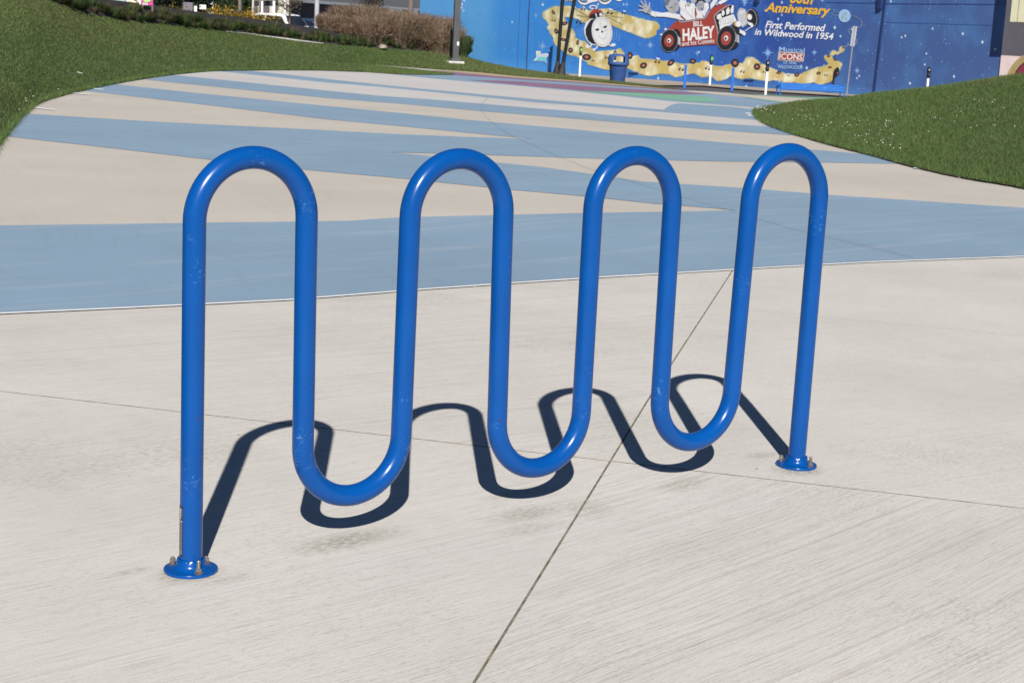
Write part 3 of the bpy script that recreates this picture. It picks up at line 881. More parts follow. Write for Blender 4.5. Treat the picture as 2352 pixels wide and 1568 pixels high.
LV = .004
def wpoly(name, pts, mat, lvl, parent=mural, thick=False):
    P = [wallpt(x, y, lvl * LV) for x, y in pts]
    flat = [(wu(p), p.z) for p in P]
    me = mesh_of(name, P, tri2(flat))
    return link(name, me, parent, mat)
def ell(cx, cy, rx, ry, rot=0, n=28, f=None, a0=0, a1=360):
    out = []
    c, s = math.cos(R_(rot)), math.sin(R_(rot))
    m_ = n if a1 - a0 >= 360 else n + 1
    for i in range(m_):
        a = R_(a0 + (a1 - a0) * i / n)
        x, y = rx * math.cos(a), ry * math.sin(a)
        p = (cx + x * c - y * s, cy + x * s + y * c)
        out.append(f(*p) if f else p)
    return out
def multi(name, polys, mat, lvl, parent=mural, kind=None):
    vs, fs = [], []
    for pts in polys:
        P = [wallpt(x, y, lvl * LV) for x, y in pts]; k = len(vs)
        vs += P; fs += [[i + k for i in t] for t in tri2([(wu(p), p.z) for p in P])]
    o = link(name, mesh_of(name, vs, fs), parent, mat)
    if kind or len(polys) > 1: o['kind'] = kind or 'stuff'
    return o
def box_on_wall(name, q, depth, mat, parent=mural, base=0.0):
    """q = 4 sight lines to the corners of its face"""
    Fr = [wallpt(x, y, depth) for x, y in q]; Bk = [p - WN * (depth - base + .001) for p in Fr]
    mb = MB(); mb.add(Fr + Bk, [[0, 1, 2, 3], [0, 4, 5, 1], [1, 5, 6, 2], [2, 6, 7, 3], [3, 7, 4, 0]])
    return mb.build(name, mat, parent)

DKB = pm('dark_blue', (.012, .03, .11)); WH = pm('white', (.80, .81, .83)); BK = pm('black', (.015, .015, .022)); GY = pm('grey', (.40, .42, .46)); GYD = pm('dark_grey', (.15, .16, .19))
RED = pm('brick_red', (.36, .055, .04)); YE = pm('signal_yellow', (.80, .46, .04)); TEAL = pm('teal', (.18, .60, .66)); PAR = pm('pale_blue', (.33, .52, .80)); PAR2 = pm('pale_violet_blue', (.16, .27, .58))
CRM = pm('cream', (.78, .70, .40)); LAB = pm('label_orange', (.62, .17, .12))
# painted trail of yellow smoke
m, t, b = new_mat('paint_yellow_smoke'); n = N(t)
vo = n.n('ShaderNodeTexVoronoi'); vo.inputs['Scale'].default_value = 2.1; vo.feature = 'SMOOTH_F1'; n.link(n.coord(0, (1, 1, 1), .5, 2), vo.inputs['Vector'])
a_ = n.noise(n.coord(), 1.3, 5, .65)
c = n.mix(n.remap(vo.outputs['Distance'], .12, .55), (.84, .80, .58), (.56, .43, .14))
c = n.mix(n.remap(a_, .52, .75, 0, .8), c, (.72, .70, .60)); c = n.mix(n.remap(a_, .46, .3, 0, .5), c, (.33, .36, .26))
n.link(c, b.inputs['Base Color']); b.inputs['Roughness'].default_value = .65
M_SMK = m
M_SMK2 = pm('smoke_edge', (.20, .33, .42))
def smoke(pts, seed, dl=0):
    r = random.Random(seed)
    def lump(k, am, off):
        out = []
        for i in range(len(pts)):
            a, b2 = pts[i], pts[(i + 1) % len(pts)]
            L = math.hypot(b2[0] - a[0], b2[1] - a[1]); m2 = max(1, int(L / k))
            nx, ny = (b2[1] - a[1]) / max(L, .1), -(b2[0] - a[0]) / max(L, .1)
            for j in range(m2):
                tt = j / m2; e = r.uniform(-am, am) + off + am * abs(math.sin(tt * m2 * 1.7))
                out.append((a[0] + (b2[0] - a[0]) * tt + nx * e, a[1] + (b2[1] - a[1]) * tt + ny * e))
        return out
    area = sum(pts[i][0] * pts[(i + 1) % len(pts)][1] - pts[(i + 1) % len(pts)][0] * pts[i][1] for i in range(len(pts)))
    sgn = 1 if area > 0 else -1
    wpoly('painted_smoke_edge', lump(3.2, .9, 1.3 * sgn), M_SMK2, 2 + dl / 3)
    wpoly('painted_smoke', lump(2.6, .7, -.1), M_SMK, 3 + dl)
top_l = pp(ZC, (630, 330), (640, 262), (700, 232), (760, 182), (900, 137), (1000, 150), (1150, 130), (1250, 150), (1330, 198), (1500, 190), (1600, 238), (1900, 192), (2000, 192), (2150, 240)) + \
     pp(Z3, (2070, 215), (2200, 250), (2290, 268)) + pp(Z4, (350, 325), (480, 345), (530, 390), (540, 450), (490, 480), (490, 540), (400, 590), (320, 597), (200, 560), (150, 540), (100, 512), (0, 485)) + \
     pp(Z3, (1960, 392), (1850, 345)) + pp(ZC, (1900, 440), (1560, 470), (1450, 470), (1400, 412), (1270, 372), (1150, 357), (1070, 368), (1110, 430), (1150, 500), (1210, 590), (1280, 660), (1310, 740), (1300, 790), (1400, 850), (1500, 868), (1570, 930)) + \
     pp(Z3, (1600, 690), (1640, 800), (1600, 890), (1530, 872), (1500, 832), (1370, 762), (1230, 722), (1147, 662)) + \
     pp(ZC, (900, 940), (870, 880), (860, 790), (800, 720), (770, 640), (720, 592), (760, 530), (740, 480), (700, 420), (640, 385))
smoke(top_l, 3, 0)
smoke(pp(Z3, (1560, 720), (1600, 700), (1700, 692), (1800, 682), (1900, 680), (1950, 648), (1975, 690)) +
      pp(Z4, (0, 870), (80, 900), (130, 890), (190, 870), (250, 930), (350, 932), (450, 940), (600, 962), (700, 960), (800, 990), (900, 1010), (1000, 1010), (1010, 1160), (900, 1182), (800, 1212), (700, 1162), (550, 1152), (400, 1192), (300, 1172), (150, 1132)) +
      pp(Z3, (2060, 912), (1790, 942), (1700, 922), (1620, 892), (1560, 840)), 4, .3)
smoke(pp(Z4, (980, 1010), (1170, 990), (1200, 960), (1290, 970), (1400, 1040), (1500, 1050), (1650, 1010), (1750, 1000), (1850, 1000), (1880, 960), (1900, 910), (2000, 900), (2090, 960), (2120, 1010), (2200, 1010)) +
      pp(Z5, (330, 1000), (390, 1002), (450, 1032), (450, 1270), (350, 1252), (200, 1222), (60, 1242)) +
      pp(Z4, (1650, 1190), (1580, 1242), (1450, 1272), (1350, 1192), (1200, 1212), (1100, 1152), (980, 1160)), 6, .6)
smoke(pp(Z5, (430, 1030), (560, 1082), (640, 1122), (760, 1160), (900, 1172), (1000, 1162), (1150, 1100), (1250, 1062), (1380, 1042), (1440, 1010), (1400, 960), (1360, 910), (1370, 872), (1470, 880), (1500, 940), (1560, 960), (1640, 1000), (1600, 1100), (1510, 1180), (1490, 1252), (1430, 1292), (1300, 1332), (1200, 1292), (1000, 1312), (900, 1292), (700, 1292), (560, 1252), (440, 1282)), 7, .9)
smoke(pp(Z5, (1450, 862), (1480, 805), (1540, 800), (1545, 840), (1600, 800), (1600, 760), (1650, 728), (1680, 780), (1640, 820), (1560, 860), (1530, 845), (1490, 880)), 5)
multi('painted_wisp', [strip(cr(pp(Z5, (1670, 745), (1730, 715), (1790, 705), (1850, 690), (1870, 640), (1830, 590), (1770, 545), (1740, 500), (1760, 455), (1830, 435), (1920, 425), (1955, 370), (1930, 310), (1850, 265), (1780, 245)), 4), 3.0, 2.0),
                       strip(cr(pp(Z5, (1600, 195), (1530, 188), (1480, 215), (1500, 240), (1590, 250)), 4), 1.6)], pm('wisp', (.16, .22, .36)), 3)
# planet
wpoly('painted_planet', ell(1680, 252, 95, 102, 0, 28, Z5), PAR, 4)
multi('painted_continent', [ell(1690, 215, 26, 22, 20, 10, Z5), ell(1650, 270, 22, 40, 10, 10, Z5), ell(1705, 300, 14, 24, 0, 10, Z5)], pm('planet_green', (.30, .42, .36)), 5)
# stars
r = random.Random(11)
smalls, dots = [], []
for _ in range(560):
    px = r.uniform(970, 2296); py = r.uniform(-40, 208)
    s = r.choice((.9, 1.0, 1.2, 1.4, 1.7)) ; dots.append([(px - s * .55, py), (px, py - s), (px + s * .55, py), (px, py + s)])
for _ in range(95):
    px = r.uniform(970, 2296); py = r.uniform(-40, 205); s = r.uniform(3.2, 5.4); k = s * .27; q = s * .75
    smalls.append([(px, py - s), (px + k, py - k), (px + q, py), (px + k, py + k), (px, py + s), (px - k, py + k), (px - q, py), (px - k, py - k)])
multi('painted_star_dots', dots, PAR, 1, kind='stuff')
multi('painted_small_stars', smalls, pm('star_white', (.60, .72, .88)), 1, kind='stuff')
def bigstar(f, cx, cy, rx, ry):
    out = []
    for i in range(16):
        a = math.pi * i / 8 - math.pi / 2
        k = (1 if i % 4 == 0 else (.62 if i % 4 == 2 else .26))
        out.append(f(cx + rx * k * math.cos(a), cy + ry * k * math.sin(a)))
    wpoly('painted_star', out, pm('star_blue', (.22, .42, .76)), 1)
for a in ((ZC, 487, 325, 55, 85), (ZC, 630, 970, 120, 130), (Z3, 2040, 65, 42, 46), (Z4, 395, 710, 75, 85), (Z4, 1135, 835, 55, 62), (Z4, 2240, 830, 100, 110), (Z5, 1205, 825, 62, 66), (Z5, 1875, 1110, 62, 72), (Z5, 110, 10, 72, 90), (Z5, 1330, 5, 50, 60), (Z4, 1880, 50, 60, 60)):
    bigstar(*a)
# records
recs = [(ZC, 855, 262, 30, 48, -35), (ZC, 1090, 495, 60, 38, -15), (ZC, 915, 655, 42, 58, -25), (ZC, 1065, 832, 55, 32, 10), (ZC, 1362, 890, 28, 55, 10), (Z7, 993, 348, 42, 45, 0), (Z7, 1268, 467, 77, 54, 4), (Z7, 2010, 440, 44, 60, -15),
        (Z4, 290, 1030, 58, 48, -20), (Z4, 720, 985, 65, 42, -35), (Z4, 1062, 962, 48, 42, 0), (Z4, 1725, 990, 62, 68, 0), (Z4, 2070, 1048, 52, 52, 0), (Z5, 645, 1140, 38, 25, -10), (Z5, 932, 1175, 42, 30, -20), (Z5, 1450, 1058, 28, 18, 0),
        (Z5, 1570, 1150, 25, 32, 0), (Z5, 1270, 1150, 32, 24, -10), (Z5, 1535, 940, 25, 18, 0), (Z5, 1425, 885, 25, 16, 10), (Z5, 1655, 750, 16, 14, 0)]
for f, cx, cy, rx, ry, ro in recs:
    o = wpoly('painted_record', ell(cx, cy, rx, ry, ro, 22, f), BK, 5)
    multi('record_groove', [ell(cx, cy, rx * .72, ry * .72, ro, 18, f)], pm('vinyl_grey', (.05, .05, .06)), 6, o)
    multi('record_label', [ell(cx, cy, rx * .38, ry * .38, ro, 14, f)], LAB, 7, o)
# music notes
def note(f, x, y, s, flag=True):
    ps = [ell(x - s * .55, y + s * .45, s * .28, s * .28, 0, 10, f), ell(x + s * .35, y + s * .6, s * .28, s * .28, 0, 10, f)]
    ps += [strip([f(x - s * .3, y + s * .4), f(x - s * .25, y - s * .5)], .8), strip([f(x + s * .58, y + s * .55), f(x + s * .6, y - s * .35)], .8)]
    multi('painted_note', ps, BK, 5)
    if flag: wpoly('painted_note_beam', [f(x - s * .3, y - s * .7), f(x + s * .62, y - s * .4), f(x + s * .6, y), f(x - s * .28, y - s * .3)], WH, 6)
for a in ((ZC, 862, 405, 60, False), (ZC, 1480, 175, 62), (ZC, 2040, 235, 85), (ZC, 1390, 430, 80), (ZC, 2330, 260, 60), (Z7, 1620, 455, 55), (Z4, 510, 945, 60), (Z4, 885, 1065, 58), (Z4, 1300, 1050, 60), (Z4, 1845, 1105, 50), (Z5, 425, 1115, 40), (Z5, 1385, 1165, 38), (Z5, 800, 1175, 30), (Z7, 1385, 510, 32)):
    note(*a)
wpoly('painted_black_flame', pp(Z5, (1490, 1250), (1500, 1150), (1520, 1090), (1575, 1050), (1600, 1100), (1560, 1190), (1520, 1240), (1510, 1300), (1508, 1365), (1495, 1365)), BK, 6)
# lettering --------------------------------------------------------
def glyphs(s, off=0.0):
    cu = bpy.data.curves.new('lettering', 'FONT'); cu.body = s; cu.size = 1; cu.offset = off; cu.resolution_u = 3
    o = bpy.data.objects.new('lettering', cu); COL.objects.link(o)
    dg = bpy.context.evaluated_depsgraph_get(); dg.update()
    me = o.evaluated_get(dg).to_mesh()
    vs = [tuple(v.co) for v in me.vertices]; fs = [list(p.vertices) for p in me.polygons]
    o.evaluated_get(dg).to_mesh_clear()
    bpy.data.objects.remove(o); bpy.data.curves.remove(cu)
    return vs, fs
def wtext(s, p0, p1, up, mat, lvl, off=.02, parent=mural, cap=.70, name='lettering'):
    """text from baseline start p0 to baseline end p1; up = picture vector of the capital height"""
    vs, fs = glyphs(s, off)
    x0 = min(v[0] for v in vs); x1 = max(v[0] for v in vs)
    P = []
    for x, y, _ in vs:
        u = (x - x0) / (x1 - x0); q = y / cap
        P.append(wallpt(p0[0] + (p1[0] - p0[0]) * u + up[0] * q, p0[1] + (p1[1] - p0[1]) * u + up[1] * q, lvl * LV))
    return link(name, mesh_of(name, P, fs), parent, mat)
def wt(f, s, a, b, c, mat, lvl, off=.02, parent=mural, shadow=None):
    p0, p1, c_ = f(*a), f(*b), f(*c); up = (c_[0] - p0[0], c_[1] - p0[1])
    if shadow: wtext(s, (p0[0] + .9, p0[1] + .9), (p1[0] + .9, p1[1] + .9), up, shadow, lvl - 1, off, parent)
    return wtext(s, p0, p1, up, mat, lvl, off, parent)
wt(Z5, '60th', (810, 45), (1165, 68), (860, -100), YE, 5, .03)
wt(Z5, 'Anniversary', (430, 182), (1425, 238), (478, 45), YE, 5, .03)
wt(Z5, 'First Performed', (435, 440), (1350, 494), (470, 332), WH, 5, .02)
wt(Z5, 'in Wildwood in 1954', (268, 548), (1490, 626), (296, 448), WH, 5, .02)
wt(Z5, 'Musical', (648, 805), (1050, 828), (655, 735), PAR, 5, .01)
bxp = wpoly('painted_box', pp(Z5, (648, 812), (1052, 838), (1030, 972), (628, 945)), WH, 4)
wpoly('painted_box', pp(Z5, (656, 822), (1042, 846), (1022, 962), (638, 937)), RED, 5)
wt(Z5, 'ICONS', (655, 925), (1016, 948), (662, 835), WH, 6, .015)
wt(Z5, 'of the', (715, 1000), (922, 1014), (718, 945), PAR, 5, .01)
wt(Z5, 'WILDWOODS', (626, 1072), (1012, 1090), (629, 1018), PAR, 5, .015)
wt(ZC, 'THE', (1085, 38), (1262, 20), (1085, -60), YE, 6, .03)
for s, a, b, c in (('C', (1360, 82), (1590, 82), (1360, -150)), ('L', (1590, 52), (1790, 5), (1580, -160)), ('O', (1800, 85), (2085, 60), (1790, -150)), ('C', (2130, 12), (2290, 12), (2130, -180))):
    wt(ZC, s, a, b, c, WH, 6, .07)
    if s != 'L': wt(ZC, s, (a[0] + 25, a[1] - 22), (b[0] - 25, b[1] - 22), (c[0] + 25, c[1] + 10), BK, 7, .0)
# small star-shaped sign painted low on the wall
S9 = crop(2110, 180, 130, 1853)
wpoly('painted_star_sign', pp(S9, (330, 930), (520, 700), (480, 420), (540, 340), (770, 370), (740, 470), (700, 510), (1170, 490), (1200, 620), (1070, 730), (1040, 850), (1110, 1020), (1080, 1040), (950, 940), (720, 920)), WH, 4)
wpoly('painted_star_sign_panel', pp(S9, (560, 680), (1050, 690), (1030, 850), (1080, 1020), (930, 920), (720, 900), (380, 920), (540, 800)), TEAL, 5)
wpoly('painted_star_sign_flag', pp(S9, (545, 380), (765, 385), (650, 510), (550, 500)), CRM, 5)
multi('painted_script', [strip(pp(S9, (x, 520 + 20 * math.sin(x)), (x + 12, 660)), .5) for x in range(550, 1150, 45)], PAR2, 6)
# alarm clock with a sleepy face
clk = wpoly('painted_clock', pp(ZC, (1760, 370), (1620, 405), (1535, 480), (1495, 600), (1505, 720), (1560, 850), (1640, 940), (1800, 955), (1900, 900), (1900, 420)), WH, 5)
wpoly('clock_side', pp(ZC, (1740, 385), (1640, 420), (1580, 500), (1525, 620), (1530, 730), (1580, 850), (1660, 915), (1760, 935), (1860, 860), (1860, 430)), BK, 6, clk)
wpoly('clock_rim', ell(1872, 670, 222, 326, -7, 48, ZC), GYD, 7, clk)
wpoly('clock_rim', ell(1872, 670, 214, 318, -7, 48, ZC), WH, 8, clk)
multi('clock_ring', [strip(ell(1872, 670, 190, 290, -7, 48, ZC) + ell(1872, 670, 190, 290, -7, 48, ZC)[:1], .5)], GY, 9, clk)
ticks = []
for i in range(48):
    a = 2 * math.pi * i / 48; c_, s_ = math.cos(R_(-7)), math.sin(R_(-7))
    f_ = lambda k: ZC(1872 + 190 * k * math.cos(a) * c_ - 290 * k * math.sin(a) * s_, 670 + 190 * k * math.cos(a) * s_ + 290 * k * math.sin(a) * c_)
    ticks.append(strip([f_(.985), f_(.90 if i % 4 else .86)], .45))
multi('clock_ticks', ticks, GY, 9, clk)
multi('clock_eye', [ell(1770, 605, 44, 48, -10, 16, ZC, 0, 180)], BK, 9, clk)
multi('clock_eye', [ell(1930, 550, 44, 44, -20, 16, ZC, 0, 180)], BK, 9, clk)
multi('clock_nose', [ell(1874, 668, 20, 20, 0, 14, ZC)], BK, 10, clk)
multi('clock_hand', [strip(pp(ZC, (1874, 668), (1818, 425)), .9, .5), strip(pp(ZC, (1874, 668), (2000, 622)), .8, .5)], GY, 9, clk)
multi('clock_smile', [strip(cr(pp(ZC, (1805, 735), (1825, 790), (1890, 822), (1945, 790), (1968, 705)), 5), .7)], GY, 9, clk)
wpoly('clock_bell', pp(ZC, (1590, 375), (1595, 320), (1630, 260), (1690, 215), (1760, 198), (1850, 218), (1893, 270), (1900, 315), (1800, 340), (1620, 388)), RED, 6, clk)
wpoly('clock_bell_inside', ell(1752, 325, 148, 52, -14, 26, ZC), BK, 9, clk)
multi('clock_bell_handle', [strip(ell(1692, 155, 76, 34, 0, 24, ZC) + ell(1692, 155, 76, 34, 0, 24, ZC)[:1], 2.6)], WH, 6, clk)
multi('clock_bell_stem', [strip(pp(ZC, (1712, 165), (1712, 210)), 3)], RED, 6, clk)
multi('clock_clapper', [strip(pp(ZC, (1738, 285), (1765, 372)), 2.4), ell(1848, 308, 34, 34, 0, 16, ZC)], WH, 10, clk)
multi('clock_foot', [strip(pp(ZC, (1655, 940), (1605, 1005)), 2.6), ell(1563, 985, 32, 34, 0, 14, ZC), strip(pp(ZC, (1790, 950), (1735, 1035)), 2.8), ell(1703, 1042, 32, 30, 0, 14, ZC), strip(pp(ZC, (2010, 940), (2085, 975)), 2.6), ell(2094, 945, 33, 35, 0, 14, ZC)], WH, 7, clk)
multi('painted_motion_line', [strip(pp(ZC, *q), .5) for q in (((1370, 620), (1365, 700), (1390, 770)), ((1425, 590), (1420, 740), (1430, 810)), ((1470, 560), (1460, 700), (1480, 775)), ((2125, 640), (2130, 760), (2105, 860)), ((2180, 700), (2175, 800), (2155, 850)), ((2245, 730), (2230, 820), (2210, 875)))], PAR, 5)
multi('painted_ray', [strip(pp(ZC, *q), .8) for q in (((1290, 580), (1400, 530), (1600, 390)), ((2060, 230), (2260, 155)), ((1940, 330), (2310, 525)), ((1290, 180), (1590, 350)), ((1910, 300), (2200, 255)), ((1930, 320), (2310, 375)), ((1340, 320), (1590, 365)))], GYD, 6)
# flying red hot rod with the band
car = wpoly('painted_hot_rod', pp(Z4, (645, 500), (690, 440), (760, 370), (832, 312), (870, 345), (1060, 310), (1130, 300), (1245, 292), (1290, 210), (1340, 150), (1440, 98), (1560, 72), (1655, 85), (1600, 130), (1460, 200), (1400, 260), (1420, 350), (1440, 440), (1465, 560), (1450, 700), (1300, 705), (860, 738), (660, 600)), RED, 6)
multi('rod_trim', [strip(cr(pp(Z4, (850, 325), (870, 348), (940, 342), (1060, 325), (1160, 300), (1245, 290), (1290, 225), (1330, 170)), 4), 2.2)], GY, 9, car)
wpoly('rod_engine_bay', pp(Z4, (1400, 262), (1470, 200), (1560, 145), (1640, 82), (1668, 90), (1660, 200), (1620, 380), (1500, 470), (1470, 560), (1440, 440), (1412, 350)), BK, 7, car)
multi('rod_trim', [strip(cr(pp(Z4, (1655, 72), (1560, 125), (1460, 195), (1402, 265), (1420, 350), (1445, 440), (1460, 540)), 4), 1.8)], GY, 8, car)
eng = multi('rod_engine', [pp(Z4, (1440, 245), (1500, 210), (1520, 290), (1480, 310), (1440, 300)), pp(Z4, (1520, 175), (1550, 160), (1565, 215), (1540, 260), (1515, 240)), pp(Z4, (1585, 160), (1625, 108), (1645, 170), (1635, 215), (1590, 240)),
                           pp(Z4, (1655, 150), (1685, 80), (1705, 95), (1700, 200), (1660, 220)), pp(Z4, (1480, 300), (1700, 225), (1750, 330), (1700, 360), (1490, 400), (1470, 370)), pp(Z4, (1480, 390), (1720, 340), (1660, 395), (1560, 420), (1490, 470))], WH, 8, car)
multi('rod_engine_lines', [strip(pp(Z4, (1500 + 38 * i, 300 - 8 * i), (1505 + 38 * i, 370 - 6 * i)), .8) for i in range(6)] + [strip(pp(Z4, (1705, 95 + 14 * i), (1750, 100 + 14 * i)), .6) for i in range(4)], GYD, 9, car)
wpoly('rod_grille', pp(Z4, (1755, 225), (1780, 150), (1815, 125), (1890, 148), (1915, 210), (1945, 340), (1900, 400), (1840, 440), (1790, 380), (1765, 300)), GY, 8, car)
wpoly('rod_grille', pp(Z4, (1775, 235), (1800, 165), (1870, 160), (1895, 220), (1920, 340), (1845, 420), (1800, 370), (1780, 300)), pm('silver', (.62, .64, .68)), 9, car)
multi('rod_grille_bars', [strip(pp(Z4, (1790 + 20 * i, 230 - 6 * i), (1815 + 20 * i, 390 - 12 * i)), .5) for i in range(6)], GYD, 10, car)
w3 = wpoly('rod_wheel', ell(2020, 275, 74, 142, -12, 30, Z4), BK, 7, car)
wpoly('rod_wheel', ell(1988, 285, 82, 140, -10, 30, Z4), GY, 8, car)
wpoly('rod_wheel', ell(1988, 285, 74, 130, -10, 30, Z4), BK, 9, car)
multi('rod_headlight', [ell(1748, 380, 34, 40, 0, 16, Z4), ell(1940, 262, 34, 42, 0, 16, Z4)], YE, 10, car)
multi('rod_headlight', [ell(1778, 380, 38, 48, 0, 18, Z4), ell(1957, 272, 34, 46, 0, 18, Z4)], WH, 11, car)
multi('rod_bumper', [pp(Z4, (1800, 465), (1880, 500), (1898, 530), (1870, 570), (1840, 540), (1795, 515)), pp(Z4, (1925, 345), (2000, 370), (2015, 410), (1985, 440), (1960, 400), (1930, 385)), strip(pp(Z4, (1880, 490), (1990, 420)), 1.6)], WH, 10, car)
for cx, cy, rx, ry, ro, tx, ty, trx, trY in ((695, 640, 132, 172, 8, 790, 625, 84, 165), (1590, 602, 140, 192, 12, 1700, 590, 100, 186)):
    wpoly('rod_tread', ell(tx, ty, trx + 6, trY + 4, 4, 30, Z4), BK, 8, car)
    multi('rod_tread_shine', [strip(pp(Z4, (tx + trx * k, ty - 70 * (1.3 - k)), (tx + trx * k, ty + 40 + 60 * k)), 1.5) for k in (.35, .55, .72, .86)], pm('silver', (.62, .64, .68)), 9, car)
    wpoly('rod_wheel', ell(cx, cy, rx + 6, ry + 6, ro, 36, Z4), GY, 10, car)
    wpoly('rod_wheel', ell(cx, cy, rx, ry, ro, 36, Z4), BK, 11, car)
    wpoly('rod_hub', ell(cx - 5, cy + 5, rx * .57, ry * .58, ro, 26, Z4), RED, 12, car)
    multi('rod_hub_ring', [strip(ell(cx - 5, cy + 5, rx * .45, ry * .46, ro, 20, Z4) + ell(cx - 5, cy + 5, rx * .45, ry * .46, ro, 20, Z4)[:1], .5)], pm('rose', (.48, .2, .18)), 13, car)
    wpoly('rod_hub_cap', ell(cx - 5, cy, rx * .24, ry * .22, ro, 18, Z4), WH, 13, car)
    wpoly('rod_hub_dot', ell(cx - 12, cy + 6, rx * .12, ry * .12, ro, 12, Z4), BK, 14, car)
multi('rod_exhaust', [pp(Z4, (610, 465), (640, 440), (660, 460), (640, 480)), pp(Z4, (540, 550), (560, 530), (600, 540), (590, 565))], WH, 6, car)
bod = multi('band_suits', [pp(ZH, (0, 275), (160, 308), (330, 288), (430, 310), (590, 350), (620, 400), (710, 490), (600, 475), (480, 442), (250, 402), (0, 392)), pp(Z4, (425, 170), (480, 195), (480, 272), (395, 238)),
                           pp(ZH, (590, 330), (600, 200), (550, 80), (600, -5), (720, -5), (740, 60), (800, 170), (860, 60), (930, 90), (950, 200), (930, 300), (950, 450), (740, 485)),
                           pp(ZH, (960, 440), (985, 330), (950, 150), (1000, 200), (1090, 262), (1140, 240), (1160, 80), (1250, 50), (1270, 190), (1170, 380), (1140, 425)),
                           pp(ZH, (1300, 110), (1380, -5), (1480, -5), (1400, 130), (1310, 230)), pp(ZH, (1490, 95), (1500, 40), (1600, -5), (1725, -5), (1640, 60), (1540, 110))], pm('suit_white', (.80, .80, .83)), 8, car)
multi('suit_folds', [strip(pp(ZH, *q), .7) for q in (((620, 210), (850, 400)), ((700, 200), (900, 440)), ((870, 200), (900, 430)), ((1080, 270), (1130, 400)), ((1180, 150), (1180, 340)), ((330, 290), (340, 330)))], GY, 9, car)
multi('rod_seat_gap', [pp(ZH, (932, 180), (990, 330), (955, 450), (945, 330)), pp(ZH, (580, 370), (640, 420), (730, 480), (700, 485), (610, 410)), pp(ZH, (710, 60), (735, 150), (715, 190)), pp(ZH, (1120, 330), (1155, 400), (1140, 410))], RED, 10, car)
hd = wpoly('painted_head', ell(402, 105, 165, 222, -22, 34, ZH), pm('head_grey', (.42, .43, .47)), 10, car)
multi('head_hair', [pp(ZH, (225, 60), (280, -60), (500, -90), (560, 0), (480, -20), (360, 0), (330, 60), (300, 130), (250, 140))], GYD, 11, car)
multi('head_features', [ell(378, 178, 38, 12, -20, 12, ZH), ell(485, 103, 34, 12, -25, 12, ZH), strip(pp(ZH, (430, 150), (460, 205), (430, 215)), .9), strip(cr(pp(ZH, (440, 265), (500, 255), (540, 215)), 3), 1.6)], GYD, 12, car)
multi('head_teeth', [strip(cr(pp(ZH, (455, 262), (500, 250), (532, 222)), 3), .8)], WH, 13, car)
hd2 = wpoly('painted_head', ell(1062, 105, 88, 148, 4, 30, ZH), pm('head_grey', (.42, .43, .47)), 11, car)
multi('head_hair', [pp(ZH, (975, 90), (980, 10), (1060, -30), (1150, 10), (1155, 60), (1100, 20), (1020, 40), (1000, 100))], BK, 12, car)
multi('head_features', [ell(1030, 122, 22, 7, -8, 10, ZH), ell(1100, 112, 22, 7, -8, 10, ZH), strip(cr(pp(ZH, (1055, 190), (1085, 205), (1110, 185)), 3), 1.4)], GYD, 13, car)
multi('painted_head', [ell(905, 10, 72, 72, 0, 18, ZH), ell(1240, 5, 66, 62, 0, 18, ZH), ell(690, -25, 50, 40, 0, 14, ZH), ell(790, 105, 46, 50, 0, 14, ZH), ell(1450, 92, 42, 42, 0, 14, ZH)], pm('head_grey', (.42, .43, .47)), 10, car)
multi('painted_hand', [ell(345, 155, 62, 55, 15, 18, Z4), pp(Z4, (375, 130), (410, 150), (425, 195), (390, 225), (340, 205))] + [strip(pp(Z4, *q), 4.4, 2.6) for q in (((320, 130), (215, 92)), ((320, 115), (247, 18)), ((340, 105), (312, 8)), ((375, 120), (388, 35)), ((310, 165), (212, 168)))], pm('hand_grey', (.46, .47, .52)), 9, car)
wt(Z4, 'BILL', (1072, 418), (1222, 408), (1072, 340), WH, 10, .02, car)
wt(Z4, 'HALEY', (905, 642), (1408, 590), (902, 462), WH, 10, .035, car)
wt(Z4, 'and his Comets', (893, 724), (1400, 672), (890, 655), WH, 10, .008, car)
# relief on the wall
pil = box_on_wall('pilaster', pp(Z3, (622, -300), (742, -300), (683, 965), (566, 960)), .035, M_SKYW)
gr1 = box_on_wall('wall_joint', pp(Z3, (738, -300), (742, -300), (687, 965), (683, 965)), .045, DKB, base=.0)
gr2 = box_on_wall('wall_joint', pp(Z3, (620, -300), (624, -300), (568, 960), (564, 960)), .045, pm('joint_blue', (.03, .12, .36)))
box_on_wall('downspout', pp(Z6, (710, -60), (722, -60), (576, 1110), (563, 1110)), .06, DKB)
JB = pm('joint_mid_blue', (.022, .05, .20))
for q in (pp(Z6, (715, 42), (2160, 50), (2160, 58), (715, 50)), pp(Z6, (0, 28), (612, 38), (612, 45), (0, 34))): box_on_wall('wall_joint', q, .012, JB)
box_on_wall('wall_joint', pp(Z6, (700, 262), (2010, 300), (2010, 306), (700, 268)), .008, pm('joint_soft_blue', (.035, .075, .27)))
box_on_wall('conduit_box', pp(Z6, (622, -40), (662, -40), (655, 108), (612, 108)), .12, DKB)
box_on_wall('conduit_box', pp(Z4, (2035, -40), (2085, -40), (2078, 48), (2028, 42)), .12, DKB)
for f, q in ((Z7, ((1982, 706), (2140, 718), (2137, 740), (1980, 728))), (Z4, ((1866, 1234), (2010, 1238), (2008, 1256), (1864, 1250)))):
    v = box_on_wall('vent_lintel', pp(f, *q), .07, pm('lintel_blue', (.03, .13, .34)))
for f, q in ((Z7, ((1984, 740), (2136, 752), (2122, 820), (1972, 812))), (Z4, ((1866, 1256), (2006, 1260), (2004, 1335), (1856, 1322)))):
    multi('vent_frame', [strip(pp(f, *q, q[0]), .7)], pm('joint_blue', (.03, .12, .36)), 5)

